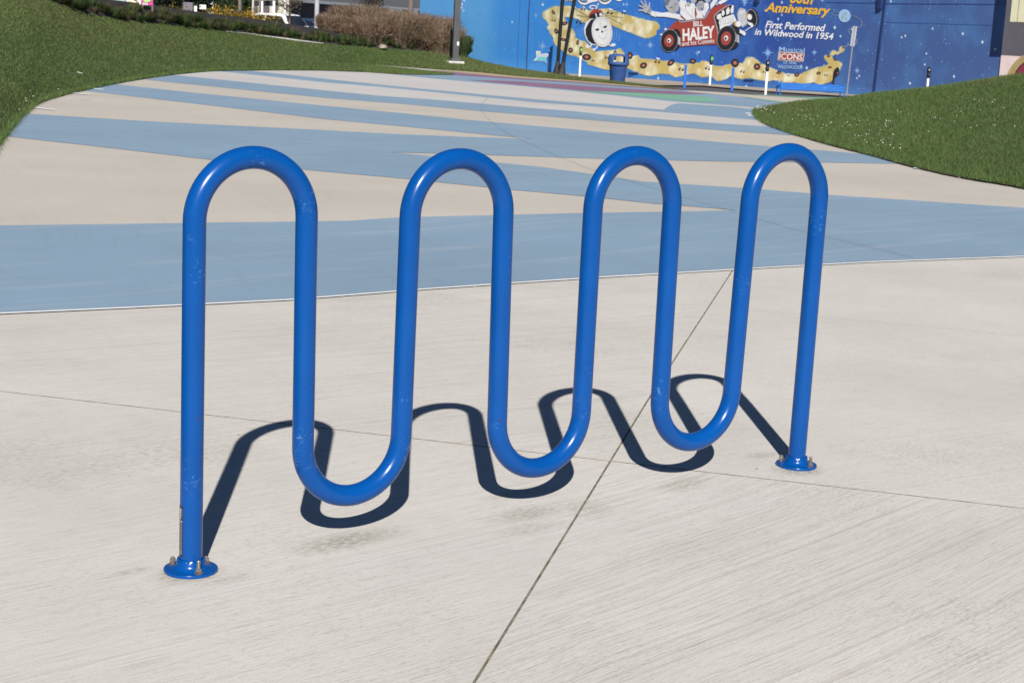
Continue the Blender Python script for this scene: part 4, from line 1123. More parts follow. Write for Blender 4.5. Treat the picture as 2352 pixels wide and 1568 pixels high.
# ------------------------------------------------------------------ pink building at the right end
M_PINK = plain('pink_stucco', (.76, .62, .60), .8, var=.05); M_CREAM = plain('cream_siding', (.76, .72, .50), .7, var=.04)
M_BURG = plain('burgundy_canvas', (.26, .035, .075), .7, var=.15); M_TRIM = plain('tan_trim', (.42, .32, .14), .6)
pinkb = empty('pink_building', wp(UR, 0, -1.1), 'pink stucco building with a cream upper storey and a burgundy arched doorway', 'building')
wb = MB(); U2 = UR + 14
c8 = [wp(UR + .003, .05, ZB), wp(U2, .05, ZB), wp(U2, -10, ZB), wp(UR + .003, -10, ZB), wp(UR + .003, .05, 6.6), wp(U2, .05, 6.6), wp(U2, -10, 6.6), wp(UR + .003, -10, 6.6)]
wb.add(c8, [[0, 1, 5, 4], [1, 2, 6, 5], [2, 3, 7, 6], [3, 0, 4, 7], [4, 5, 6, 7]]); wb.build('wall', M_PINK, pinkb)
OV = .80
cb = wallpt(*Z9(626, 392), OV); ub0 = wu(cb)
up = MB()
c8 = [wp(ub0, OV, cb.z), wp(U2, OV, cb.z), wp(U2, .06, cb.z), wp(ub0, .06, cb.z), wp(ub0, OV, 7.4), wp(U2, OV, 7.4), wp(U2, .06, 7.4), wp(ub0, .06, 7.4)]
up.add(c8, [[0, 1, 5, 4], [1, 2, 6, 5], [2, 3, 7, 6], [3, 0, 4, 7], [4, 5, 6, 7], [0, 3, 2, 1]]); up.build('upper_storey', M_CREAM, pinkb)
tr = MB(); tr.add([wp(ub0 + .30, OV + .004, cb.z + .01), wp(ub0 + .33, OV + .004, cb.z + .01), wp(ub0 + .33, OV + .004, 7.3), wp(ub0 + .30, OV + .004, 7.3)], [[0, 1, 2, 3]]); tr.build('panel_joint', M_TRIM, pinkb)
# arch
ac = wallpt(2402, 178, .3); ua_, za_ = wu(ac), ac.z
ra = wu(wallpt(2402, 178, .3)) - wu(wallpt(*Z9(600, 1370), .3))
def arc_pts(rr, off, k=24, zs=.72): return [wp(ua_ + rr * math.cos(math.pi * i / k), off, za_ - .25 + rr * zs * math.sin(math.pi * i / k)) for i in range(k + 1)]
rg = MB(); o1, o2, i1 = arc_pts(ra, .42), arc_pts(ra, .055), arc_pts(ra * .82, .42)
nn = len(o1)
rg.add(o1 + o2 + i1, [[i, i + 1, nn + i + 1, nn + i] for i in range(nn - 1)] + [[i, 2 * nn + i, 2 * nn + i + 1, i + 1] for i in range(nn - 1)])
rg.build('arch_trim', M_TRIM, pinkb)
inn = MB(); ip = arc_pts(ra * .82, .36); inn.add(ip + [wp(ua_ - ra * .82, .36, ZB), wp(ua_ + ra * .82, .36, ZB)], [list(range(nn)) , [0, nn - 1, nn, nn + 1]]); inn.build('doorway_canopy', M_BURG, pinkb)

# ------------------------------------------------------------------ street furniture
M_POLEW = plain('white_pole', (.80, .80, .80), .5, var=.03); M_BLK = plain('black_enamel', (.006, .008, .011), .5, var=.2, spec=.3); M_LCD = plain('meter_screen', (.16, .45, .08), .4)
M_RACK = None
def meter(base, h, label, screen=False, full=None):
    t = empty('parking_meter', base, label, 'parking meter', 'parking meters along the street')
    z = base.z; Mx = Matrix(((RIGHT.x, -HEAD.x, 0), (RIGHT.y, -HEAD.y, 0), (0, 0, 1)))      # x right, y towards viewer
    hp = h - .40
    mb = MB(); mb.tube([base, base + Vector((0, 0, hp))], .042, 16); mb.build('pole', M_POLEW, t, smooth=True)
    mb = MB(); mb.lathe([(.035, 0), (.055, .03), (.062, .10), (.060, .20), (.066, .24), (.066, .31), (.055, .37), (.030, .402), (.004, .41)], base + Vector((0, 0, hp)), 20); mb.build('meter_head', M_BLK, t, smooth=True)
    mb = MB(); mb.box(base + Mx @ Vector((0, .068, hp + .14)), (.07, .012, .10), Mx.to_4x4()); mb.box(base + Mx @ Vector((-.066, .0, hp + .10)), (.03, .05, .06), Mx.to_4x4()); mb.build('coin_panel', plain('meter_panel', (.04, .04, .045), .3), t)
    if screen:
        mb = MB(); mb.box(base + Mx @ Vector((.015, .070, hp + .27)), (.075, .012, .12), Mx.to_4x4()); mb.build('screen', M_LCD, t)
    else:
        mb = MB(); mb.box(base + Mx @ Vector((.0, .066, hp + .30)), (.05, .01, .05), Mx.to_4x4()); mb.build('window', plain('meter_glass', (.35, .38, .38), .1), t)
def hgt(base, ytop, xtop):
    d = (base - CAM).dot(HEAD); return at(xtop, ytop, (Vector((base.x, base.y, 0)) - Vector((CAM.x, CAM.y, 0))).dot(HEAD)).z - base.z
b1 = ground(1331, 176); meter(b1, hgt(b1, 108, 1336), 'parking meter with green panel on white pole, left of the blue litter bin', True)
b2 = ground(1409, 184); meter(b2, hgt(b2, 117, 1414), 'parking meter standing directly behind the blue litter bin')
b3 = ground(1630, 195.5); meter(b3, hgt(b3, 127.4, 1635.4), 'parking meter with green panel between the two square blue posts', True)
b4 = ground(1758, 218); meter(b4, hgt(b4, 138, 1771.6), 'parking meter on white pole just left of the blue bench')
b5 = ground(2127, 232); meter(b5, hgt(b5, 154.5, 2141), 'parking meter half hidden behind the grassy berm on the right')

M_BPOST = plain('blue_post_paint', (.007, .10, .42), .4, var=.08)
for (x, y, xt, yt, lab) in ((1571.4, 207.2, 1575.7, 149.4, 'square blue steel post nearer the litter bin'), (1680.3, 213.8, 1685.3, 156, 'square blue steel post nearer the bench')):
    bs = ground(x, y); h = hgt(bs, yt, xt)
    t = empty('square_post', bs, lab, 'post', 'square blue posts at the plaza edge')
    Mx = Matrix(((RIGHT.x, -HEAD.x, 0), (RIGHT.y, -HEAD.y, 0), (0, 0, 1))).to_4x4()
    mb = MB(); mb.box(bs + Vector((0, 0, h / 2)), (.085, .085, h), Mx); mb.build('post_tube', M_BPOST, t)
    mb = MB(); mb.box(bs + Vector((0, 0, .01)), (.2, .2, .02), Mx); mb.box(bs + Vector((0, 0, .05)), (.1, .1, .06), Mx); mb.build('base_plate', plain('dark_base', (.02, .04, .12), .5), t)

# bench with a rolled seat of narrow slats
bl = ground(*Z5(665, 1500)); dbn = (Vector((bl.x, bl.y, 0)) - Vector((CAM.x, CAM.y, 0))).dot(HEAD)
brr = at(*Z5(1668, 1528), dbn + .3); brr.z = bl.z
t = empty('bench', (bl + brr) / 2, 'long blue slatted metal bench in front of the mural', 'bench')
ax = (brr - bl); Lb = ax.length; ax.normalize(); bk = Vector((-ax.y, ax.x, 0)); bk = bk if bk.dot(HEAD) > 0 else -bk
M_BEN = plain('bench_blue', (.010, .125, .46), .4, var=.1)
for i, b0 in enumerate((bl, brr)):
    mb = MB()
    for s in (0, .42):
        mb.tube([b0 + bk * s, b0 + bk * s + Vector((0, 0, .50))], .025, 10)
    mb.tube([b0 + Vector((0, 0, .30)), b0 + bk * .42 + Vector((0, 0, .30))], .02, 8); mb.build('bench_leg', M_BEN, t, smooth=True)
ns = 44; slat = MB()
prof = [(-.02, .19), (-.035, .25), (-.03, .34), (.0, .385), (.06, .395), (.25, .375), (.42, .385), (.45, .42)]
for i in range(ns):
    a = .03 + (Lb - .06) * i / ns; b_ = a + (Lb / ns) * .74
    pr = [(y, z) for y, z in prof]
    vs = []
    for (y, z) in pr:
        for aa, dz in ((a, 0), (b_, 0), (b_, -.008), (a, -.008)):
            vs.append(bl + ax * aa + bk * y + Vector((0, 0, z + dz + (brr.z - bl.z) * aa / Lb)))
    fs = []
    for k in range(len(pr) - 1):
        q = k * 4
        for e in range(4): fs.append([q + e, q + (e + 1) % 4, q + 4 + (e + 1) % 4, q + 4 + e])
    slat.add(vs, fs)
o = slat.build('seat_slats', M_BEN, t); o['kind'] = 'stuff'
mb = MB()
for y, z in ((-.03, .23), (.43, .395)):
    mb.tube([bl + bk * y + Vector((0, 0, z)), brr + bk * y + Vector((0, 0, z))], .018, 8)
mb.build('seat_rail', M_BEN, t, smooth=True)

# litter bin
bb_ = ground(1418, 188.3); dB = (bb_ - CAM).dot(HEAD)
hB = hgt(bb_, 124.5, 1422)
t = empty('litter_bin', bb_, 'dark blue plastic litter bin with a square opening through its hood', 'litter bin')
M_BIN = plain('blue_plastic', (.030, .080, .25), .55, var=.12)
s = hB
Mv = Matrix(((RIGHT.x, -HEAD.x, 0), (RIGHT.y, -HEAD.y, 0), (0, 0, 1)))
mb = MB(); mb.lathe([(.262 * s, 0), (.27 * s, .01), (.325 * s, .56 * s), (.332 * s, .57 * s)], bb_, 32); mb.build('bin_body', M_BIN, t, smooth=True)
hood = MB(); seg = 48
rings = [(.335, .565), (.38, .62), (.392, .665), (.385, .71), (.375, .88), (.365, .93), (.34, .965), (.27, .99), (.12, 1.0), (.01, 1.0)]
vs = [bb_ + Vector((rr_ * s * math.cos(2 * math.pi * k / seg), rr_ * s * math.sin(2 * math.pi * k / seg), z * s)) for rr_, z in rings for k in range(seg)]
fs = []
for i in range(len(rings) - 1):
    for k in range(seg):
        a = 2 * math.pi * (k + .5) / seg; dv = Vector((math.cos(a), math.sin(a), 0))
        if i in (3, 4) and abs(dv.dot(HEAD)) > .83 : continue
        fs.append([i * seg + k, i * seg + (k + 1) % seg, (i + 1) * seg + (k + 1) % seg, (i + 1) * seg + k])
hood.add(vs, fs); o = hood.build('bin_hood', M_BIN, t, smooth=True)
sd = o.modifiers.new('thickness', 'SOLIDIFY'); sd.thickness = .02; sd.offset = -1

# grey square lamp post on the lawn
lpb = at(1045, 146.5, 79.5); M_LP = plain('lamp_post_grey', (.062, .062, .068), .5, var=.1)
t = empty('lamp_post', lpb, 'tall square dark grey lamp post on a pale footing in the lawn', 'lamp post')
mb = MB(); yaw = Matrix.Rotation(.25, 4, 'Z') @ Mv.to_4x4()
mb.box(lpb + Vector((0, 0, 3.1)), (.29, .29, 6.0), yaw); mb.build('post', M_LP, t, bevel=.02)
mb = MB(); mb.box(lpb + Vector((0, 0, .16)), (.50, .50, .16), yaw); mb.build('base_cover', M_LP, t, bevel=.03)
mb = MB(); mb.box(lpb + Vector((0, 0, -.07)), (.76, .76, .38), yaw); mb.build('footing', M_KERB, t, bevel=.02)
mb = MB(); mb.box(lpb + yaw.to_3x3() @ Vector((.08, .152, .95)), (.09, .01, .17), yaw); mb.build('handhole_cover', M_POLEW, t)
mb = MB(); mb.box(lpb + Vector((0, 0, 6.2)), (.6, .6, .2), Mv.to_4x4()); mb.build('lamp_head', M_LP, t)
# twin black steel poles from one base
vb = ground(*ZC(0, 0)) if False else ground(1281.5, 171.5); dV = (Vector((vb.x, vb.y, 0)) - Vector((CAM.x, CAM.y, 0))).dot(HEAD)
t = empty('twin_pole', vb, 'pair of black steel poles rising apart from one flared base by the street', 'pole')
def along(x0, y0, x1, y1, d, k=1.55):
    a = at(x0, y0, d); b = at(x1, y1, d); return [a, b, a + (b - a) * k]
mb = MB(); pA = along(*Z3(1105, 975), *Z3(1176, 0), dV); mb.tube(pA, .085, 14); mb.build('pole', M_BLK, t, smooth=True)
mb = MB(); pB = along(*Z3(1160, 985), *Z3(1338, 0), dV - .25); mb.tube(pB, .082, 14); mb.build('pole', M_BLK, t, smooth=True)
mb = MB()
for q in (pA, pB):
    u_ = (q[1] - q[0]).normalized(); mb.tube([q[0] - u_ * .05, q[0] + u_ * .10, q[0] + u_ * .35, q[0] + u_ * .5], [.22, .17, .11, .086], 14)
mb.box(vb + Vector((0, 0, .02)) + RIGHT * .12, (.75, .45, .04), Mv.to_4x4())
mb.build('pole_base', plain('rusty_black', (.016, .012, .011), .7, var=.4, vscale=8), t, smooth=True)
mb = MB(); mb.lathe([(.01, -.07), (.07, -.04), (.07, .04), (.01, .07)], at(*Z3(1142, 885), dV - .3), 14); mb.build('coupling', M_BLK, t, smooth=True)
# thin galvanised sign post
ds = 61.0; sb = at(*Z5(1712, 1445), ds); sb.z = min(sb.z, gz(sb) + .004)
t = empty('sign_post', sb, 'thin galvanised street sign post with its narrow sign seen edge-on, right of the bench', 'sign')
M_GALV = plain('galvanised', (.20, .21, .23), .6, .1)
st_ = at(*Z5(1840, 415), ds)
mb = MB(); mb.tube([sb, st_], .028, 8); mb.build('post', M_GALV, t, smooth=True)
mb = MB(); dirn = (st_ - sb).normalized(); mb.box(st_ - dirn * .36, (.16, .02, .72), Matrix.Rotation(.06, 4, HEAD) @ Mv.to_4x4()); mb.build('sign_plate', plain('sign_back', (.27, .29, .33), .6), t)

# ------------------------------------------------------------------ far left background
sh = empty('evergreen_shrub', at(1064, 131, 86.5), 'spiky dark green shrub right of the grey lamp post', 'shrub')
p = sh.location
link('foliage', reeds('foliage', tuple(p), 1.15, .5, 900, 77, [(.05, .085, .03), (.035, .06, .02), (.075, .10, .04)], .022, .35), sh, M_BLADE)
def tree(name, base, crown_c, rad, n, size, cols, label, trunk_r=.12, seed=1, cat='tree', group=None, clumps=16):
    t = empty(name, base, label, cat, group)
    top = Vector(crown_c)
    mb = MB(); mb.tube([Vector(base), Vector(base).lerp(top, .5) + Vector((.05, .03, 0)), top + Vector((0, 0, rad[2] * .4))], [trunk_r, trunk_r * .75, trunk_r * .3], 10)
    r = random.Random(seed)
    for i in range(9):
        a = r.uniform(0, 6.28); e = top + Vector((math.cos(a) * rad[0] * .8, math.sin(a) * rad[1] * .8, r.uniform(-.3, .7) * rad[2]))
        mb.tube([Vector(base).lerp(top, r.uniform(.45, .9)), e], [trunk_r * .35, trunk_r * .08], 6)
    mb.build('trunk', M_BARK, t, smooth=True)
    foliage('crown', t, n, tuple(top), rad, size, cols, seed, clumps=clumps)
    return t
DG = [(.012, .022, .010), (.020, .034, .014), (.008, .014, .008)]
for i, (x, y, d, w_, h_) in enumerate(((372, 22, 78, 1.2, 2.2), (415, 25, 80, 1.3, 2.4), (455, 14, 82, 1.1, 2.2))):
    c_ = at(x, y - 34, d); b_ = at(x, y + 6, d)
    tree('evergreen_tree', b_, c_, (w_, w_, h_ * .62), 5200, .07, DG, ('dark evergreen tree beside the magenta banner', 'middle dark evergreen tree above the mulch bed', 'dark evergreen tree beside the grey utility box')[i], .1, 60 + i, group='dark evergreens behind the bed')
c_ = at(858, 0, 93); tree('brown_shrub', at(858, 90, 93), c_, (1.0, 1.0, .9), 1500, .05, [(.09, .05, .045), (.06, .04, .035), (.05, .06, .03)], 'reddish brown bush rising behind the ornamental grasses', .05, 81, 'shrub')
c_ = at(664, 4, 84); tree('small_tree', at(665, 57, 84), c_, (1.0, 1.0, .85), 420, .04, [(.10, .07, .05), (.06, .05, .04), (.06, .07, .03)], 'small nearly leafless tree in front of the white car', .06, 82)
HG = [(.035, .06, .018), (.025, .045, .014), (.05, .075, .022)]
hb = MB()
hd = empty('hedge', at(535, 40, 128), 'tall clipped green hedge across the street on the left', 'hedge')
V = []; 
rr = np.random.default_rng(4)
pa, pb = at(476, 40, 125), at(600, 40, 131)
n_ = 16000; tt = rr.random((n_, 1)); P_ = np.array(pa)[None] * (1 - tt) + np.array(pb)[None] * tt + rr.normal(0, .35, (n_, 3)); P_[:, 2] = -.6 + rr.random(n_) * 3.4
a_ = rr.normal(0, 1, (n_, 3)); b_ = rr.normal(0, 1, (n_, 3)); s_ = .07
V = np.stack([P_ - a_ * s_, P_ + a_ * s_, P_ + b_ * s_], 1).reshape(-1, 3); cc = np.array(HG)[rr.integers(0, 3, n_)] * rr.uniform(.7, 1.3, (n_, 1))
link('foliage', fast_mesh('foliage', V, np.arange(len(V)).reshape(-1, 3), np.repeat(cc, 3, 0)), hd, M_LEAF)

M_CEDAR = plain('brown_wood', (.17, .13, .12), .8, var=.2, vscale=5)
for x, y, wpx, d, lab in ((550, 40, 8, 104, 'brown wooden utility pole in front of the hedge'), (596.5, 34, 6, 108, 'brown wooden utility pole left of the white-trimmed house'), (942, 60, 12, 96, 'thick brown wooden pole left of the blue mural building')):
    b0 = at(x, y, d); b0.z = -.66; tp = at(x + 3, -60, d)
    mb = MB(); mb.tube([b0, (tp.x, tp.y, 7)], [wpx * d / FPX / 2, wpx * d / FPX / 2 * .9], 12)
    tag(mb.build('utility_pole', M_CEDAR, smooth=True), lab, 'pole')
b0 = at(727, 60, 97); b0.z = -.66; mb = MB(); mb.tube([b0, (b0.x, b0.y, 7)], .14, 12); tag(mb.build('lamp_pole', plain('light_grey_pole', (.36, .36, .39), .5), smooth=True), 'light grey round pole behind the white car', 'pole')

# banners on posts
def board(name, q, d, mats, label, cat, posts=True):
    t = empty(name, at((q[0][0] + q[1][0]) / 2, q[2][1] + 3, d), label, cat)
    P = [at(x, y, d) for x, y in q]; Bk = [p + HEAD * .05 for p in P]
    mb = MB(); mb.add(P + Bk, [[0, 1, 2, 3], [7, 6, 5, 4], [0, 4, 5, 1], [1, 5, 6, 2], [2, 6, 7, 3], [3, 7, 4, 0]]); mb.build('panel', mats, t)
    if posts:
        for x in (q[0][0] + 1, q[1][0] - 1):
            mb = MB(); mb.tube([at(x, -30, d + .05), at(x, q[2][1] + 14, d + .05)], .04, 8); mb.build('post', M_CEDAR, t, smooth=True)
    return t
def art(t, pts, d, mat, name):
    P = [at(x, y, d) for x, y in pts]; mb = MB(); mb.add(P, [list(range(len(P)))]); mb.build(name, mat, t)
t = board('banner', [(289, -34), (324, -34), (324, 12), (291, 9)], 66, WH, 'white banner with pale yellow pattern beside the magenta one', 'banner')
for i, (x, y, a, b_) in enumerate(((300, 4, 7, 2), (311, -2, 5, 5), (303, -12, 8, 6), (316, 6, 4, 2))): art(t, ell(x, y, a, b_, 20, 14), 65.97 - i * .004, pm('pale_gold', (.72, .60, .25)) if i % 2 == 0 else pm('rust', (.35, .14, .06)), 'printed_shape')
t = board('banner', [(326, -34), (351, -34), (350.5, 13), (326, 12)], 65.6, pm('magenta', (.50, .04, .25)), 'magenta banner with a green fruit shape and white script', 'banner')
art(t, ell(338, 0, 9, 6, -10, 18), 65.57, pm('lime', (.34, .60, .14)), 'printed_fruit'); art(t, ell(337, -1.5, 5, 3, -10, 14), 65.56, pm('pale_lime', (.6, .74, .45)), 'printed_fruit')
for x in range(328, 340, 3): art(t, [(x, 7), (x + 1.6, 7.3), (x + 1.4, 12.4), (x - .2, 12)], 65.56, WH, 'printed_script')
ub_ = at(433, 24, 77); t = MB(); t.box(ub_ + Vector((0, 0, .12)), (.46, .4, .46), Mv.to_4x4()); tag(t.build('utility_box', plain('box_grey', (.13, .12, .15), .6), bevel=.02), 'small grey utility box among the yellow flowers', 'utility box')
for (x, y, w_, h_, lab) in ((449, 25, .14, .26, 'small white board standing in the yellow flowers by the utility box'), (466, 20, .30, .2, 'wider white board right of the small one in the flowers')):
    p = at(x, y, 78); t = MB(); t.box(p + Vector((0, 0, h_ / 3)), (w_, .04, h_), Mv.to_4x4()); tag(t.build('sign_board', M_POLEW), lab, 'sign')
p = at(484, 22, 92); t = MB(); t.box(Vector((p.x, p.y, 1.2)), (.32, .32, 4.0), Mv.to_4x4()); tag(t.build('white_column', M_POLEW), 'broad white column behind the flowers left of the hedge', 'column')

# parked cars
M_GLASS = plain('car_glass', (.012, .016, .028), .08, var=.3, vscale=1); M_TYRE = plain('tyre', (.02, .02, .02), .8); M_RIM = plain('rim', (.4, .4, .42), .35, .7)
def parked(loc, yaw, paint, label, L=4.6, Hh=1.68):
    t = empty('parked_car', loc, label, 'car')
    Rz = Matrix.Rotation(yaw, 3, 'Z')
    T = lambda x, y, z: Vector(loc) + Rz @ Vector((x, y, z))
    W = .92
    body = [(-L / 2, .45), (-L / 2, .95), (-L / 2 + .12, 1.0), (L / 2 - 1.15, 1.02), (L / 2 - .25, .88), (L / 2, .7), (L / 2, .35), (-L / 2 + .05, .3)]
    mb = MB(); n_ = len(body)
    mb.add([T(x, s * W, z) for s in (-1, 1) for x, z in body], [list(range(n_))[::-1], [n_ + i for i in range(n_)]] + [[i, (i + 1) % n_, n_ + (i + 1) % n_, n_ + i] for i in range(n_)])
    mb.build('body', paint, t, bevel=.05)
    cab = [(-L / 2 + .1, 1.0), (-L / 2 + .38, Hh - .08), (-L / 2 + .7, Hh), (.15, Hh), (.55, Hh - .06), (L / 2 - 1.1, 1.02)]
    n_ = len(cab); mb = MB()
    wid = lambda z: W - .22 * max(0, z - 1.0) / .68
    mb.add([T(x, s * wid(z), z) for s in (-1, 1) for x, z in cab], [list(range(n_))[::-1], [n_ + i for i in range(n_)]] + [[i, (i + 1) % n_, n_ + (i + 1) % n_, n_ + i] for i in range(n_)])
    mb.build('roof', paint, t, bevel=.05)
    def win(pts, s, nm='window'):
        mb = MB(); P = [T(x, s * (wid(z) + .012), z) for x, z in pts]; mb.add(P, [list(range(len(P)))]); mb.build(nm, M_GLASS, t)
    for s in (-1, 1):
        win([(-L / 2 + .42, 1.06), (-L / 2 + .55, Hh - .16), (-.95, Hh - .12), (-.95, 1.06)], s)
        win([(-.86, 1.06), (-.86, Hh - .12), (.12, Hh - .13), (.12, 1.06)], s) if False else win([(-.86, 1.06), (-.86, Hh - .12), (.40, Hh - .16), (.98, 1.08)], s)
    mb = MB(); a = (.62, Hh - .10); b_ = (L / 2 - 1.16, 1.06)
    mb.add([T(a[0] + .02, -wid(a[1]) + .1, a[1] + .01), T(a[0] + .02, wid(a[1]) - .1, a[1] + .01), T(b_[0] + .03, wid(1.05) - .08, b_[1] + .01), T(b_[0] + .03, -wid(1.05) + .08, b_[1] + .01)], [[0, 1, 2, 3]]); mb.build('windscreen', M_GLASS, t)
    for x in (-L / 2 + .85, L / 2 - .85):
        for s in (-1, 1):
            mb = MB(); mb.tube([T(x, s * (W - .2), .33), T(x, s * (W + .01), .33)], .33, 20); w_ = mb.build('wheel', M_TYRE, t, smooth=True)
            mb = MB(); mb.tube([T(x, s * (W + .0), .33), T(x, s * (W + .02), .33)], .2, 14); mb.build('rim', M_RIM, w_, smooth=True)
    for s in (-1, 1):
        mb = MB(); mb.box(T(L / 2 - .12, s * .68, .74), (.2, .3, .12), Rz.to_4x4()); mb.build('headlight', M_POLEW, t)
rgt = math.atan2(RIGHT.y, RIGHT.x)
cp = at(655, 46, 101); cp.z = -.66; parked(cp, rgt - .62, plain('white_car_paint', (.80, .80, .80), .25, var=.02), 'white family car with dark windows parked behind the mulch bed', 4.5, 1.74)
cp = at(728, 46, 108); cp.z = -.66; parked(cp, rgt - .7, plain('dark_blue_car_paint', (.03, .05, .09), .2, var=.05), 'dark blue car just right of the white car', 4.4, 1.5)
cp = at(532, 40, 98); cp.z = -.66; parked(cp, rgt - .55, plain('black_car_paint', (.012, .018, .022), .15, var=.05), 'black car behind the yellow flowers', 4.6, 1.80)

# shingled building behind the grasses
def far_line(x0, d0, x1, d1):
    a, b_ = at(x0, 30, d0), at(x1, 30, d1); a.z = b_.z = 0; return a, b_
SA_, SB_ = far_line(672, 112, 985, 188)
tt_ = (SB_ - SA_).normalized(); sn = Vector((tt_.y, -tt_.x, 0)); sn = sn if sn.dot(CAM - SA_) > 0 else -sn
Ls = (SB_ - SA_).length
def shingled(x, off, z): return SA_ + tt_ * x + (sn * off if off > -1 else (HEAD + RIGHT * .12) * -off) + Vector((0, 0, z))
def spt(px, py, off=0.0):
    r_ = ray(px, py); k = (SA_ + sn * off - CAM).dot(sn) / r_.dot(sn); return CAM + r_ * k
m, t_, b = new_mat('grey_shingle'); n = N(t_)
sp_ = n.n('ShaderNodeSeparateXYZ'); n.link(n.coord(), sp_.inputs[0])
wv = n.math('FRACT', n.math('MULTIPLY', sp_.outputs['Z'], 5.5), 0.0)
c = n.mix(n.noise(n.coord(), 4, 3), (.15, .15, .16), (.24, .24, .25)); c = n.mix(n.remap(wv, .1, .0, 0, .7), c, (.07, .07, .08))
n.link(c, b.inputs['Base Color']); b.inputs['Roughness'].default_value = .9
M_SHG = m
M_DWALL = plain('dark_wall', (.085, .075, .07), .85, var=.2); M_CRW = plain('cream_wall', (.44, .42, .36), .8, var=.05); M_TRW = plain('white_trim', (.78, .79, .78), .6, var=.03)
zf = spt(830, 12).z
mot = empty('shingled_building', SA_ + Vector((0, 0, -.66)), 'long grey shingle-roofed building with white fascia behind the ornamental grasses', 'building')
mb = MB(); mb.add([shingled(-1, 0, -.8), shingled(Ls, 0, -.8), shingled(Ls, 0, zf), shingled(-1, 0, zf), shingled(-1, -9, -.8), shingled(Ls, -9, -.8), shingled(Ls, -9, zf), shingled(-1, -9, zf)], [[0, 1, 2, 3], [4, 0, 3, 7], [1, 5, 6, 2]]); mb.build('wall', M_DWALL, mot)
mb = MB(); mb.add([shingled(-1.3, .9, zf), shingled(Ls, .9, zf), shingled(Ls, -2, zf + 3.6), shingled(-1.3, -2, zf + 3.6), shingled(-1.3, -9, zf), shingled(Ls, -9, zf)], [[0, 1, 2, 3], [0, 3, 4], [4, 3, 2, 5]]); mb.build('roof', M_SHG, mot)
mb = MB(); mb.add([shingled(-1.3, .93, zf - .16), shingled(Ls, .93, zf - .16), shingled(Ls, .93, zf + .04), shingled(-1.3, .93, zf + .04), shingled(-1.3, 0, zf - .16), shingled(Ls, 0, zf - .16)], [[0, 1, 2, 3], [0, 4, 5, 1]]); mb.build('fascia', M_TRW, mot)
P = [spt(*X_(1572, 222), .03), spt(*X_(1775, 235), .03), spt(*X_(1775, 520), .03), spt(*X_(1572, 520), .03)]
mb = MB(); mb.add(P, [[0, 1, 2, 3]]); mb.build('wall_panel', M_CRW, mot)
wf = MB(); q4 = [(1785, 235), (2010, 255), (2010, 520), (1785, 520)]
P = [spt(*X_(*q_), .04) for q_ in q4]; wf.add(P, [[0, 1, 2, 3]]); wn = wf.build('window', M_GLASS, mot)
gb = MB()
for i in range(6):
    x = 1790 + i * 43; a, b_ = spt(*X_(x, 238), .07), spt(*X_(x, 500), .07); gb.tube([a, b_], .03, 6)
for y in (245, 300, 355, 410): gb.tube([spt(*X_(1787, y), .07), spt(*X_(2010, y + 14), .07)], .03, 6)
gb.build('window_frame', M_TRW, wn)
for x0, x1 in ((890, 925), (935, 960)):
    mb = MB(); mb.add([spt(x0, 18 + (x0 - 890) * .08, .04), spt(x1, 18 + (x1 - 890) * .08, .04), spt(x1, 70, .04), spt(x0, 70, .04)], [[0, 1, 2, 3]]); mb.build('window', M_GLASS, mot)

# white-trimmed cottage left of it
def house_pt(x, y, d=120): return at(x, y, d)
cot = empty('cottage', place((636 - 1176) / FPX * 120, 120, -.66), 'cream cottage with white porch posts behind the parked cars', 'building')
mb = MB(); xs = [578, 694]
Q = [house_pt(xs[0], 60), house_pt(xs[1], 60)]
for p in Q: p.z = -.66
w8 = [Q[0], Q[1], Q[1] + HEAD * 8, Q[0] + HEAD * 8]; w8 += [p + Vector((0, 0, 4.2)) for p in w8]
mb.add(w8, [[0, 1, 5, 4], [1, 2, 6, 5], [2, 3, 7, 6], [3, 0, 4, 7]]); mb.build('wall', M_CRW, cot)
mb = MB(); e0, e1 = w8[4] - HEAD * .8 - RIGHT * .5, w8[5] - HEAD * .8 + RIGHT * .5; r0_ = (w8[4] + w8[7]) / 2 + Vector((0, 0, 1.9)); r1_ = (w8[5] + w8[6]) / 2 + Vector((0, 0, 1.9)); f0, f1 = w8[7] + HEAD * .8 - RIGHT * .5, w8[6] + HEAD * .8 + RIGHT * .5
mb.add([e0, e1, r1_, r0_, f0, f1], [[0, 1, 2, 3], [3, 2, 5, 4], [0, 3, 4], [1, 5, 2]]); mb.build('roof', M_SHG, cot)
def hq(name, pts, off, mat):
    P = [house_pt(x, y, 120 - off) for x, y in pts]; mb = MB(); mb.add(P, [list(range(len(P)))]); return mb.build(name, mat, cot)
def post(name, x0, x1, y0, y1, off, mat):
    a = [house_pt(x0, y0, 120 - off), house_pt(x1, y0, 120 - off), house_pt(x1, y1, 120 - off), house_pt(x0, y1, 120 - off)]; b_ = [p + HEAD * .2 for p in a]
    mb = MB(); mb.add(a + b_, [[0, 1, 2, 3], [0, 4, 5, 1], [1, 5, 6, 2], [2, 6, 7, 3], [3, 7, 4, 0]]); mb.build(name, mat, cot)
hq('window', pp(X_, (600, 110), (690, 115), (690, 330), (600, 330)), .03, M_DWALL)
hq('window', pp(X_, (790, 110), (860, 110), (860, 300), (790, 300)), .03, M_DWALL)
hq('door', pp(X_, (850, -60), (930, -60), (930, 330), (855, 330)), .04, plain('slate_door', (.05, .055, .075), .6))
hq('dark_gable_board', pp(X_, (1060, 80), (1120, 70), (1575, 150), (1575, 185), (1130, 130), (1070, 330), (1055, 330)), .05, M_DWALL)  # dark roof line of the gable, in the dark wall colour
hq('window', pp(X_, (1440, -20), (1590, 10), (1580, 140), (1450, 120)), .06, pm('dark_grey', (.15, .16, .19)))
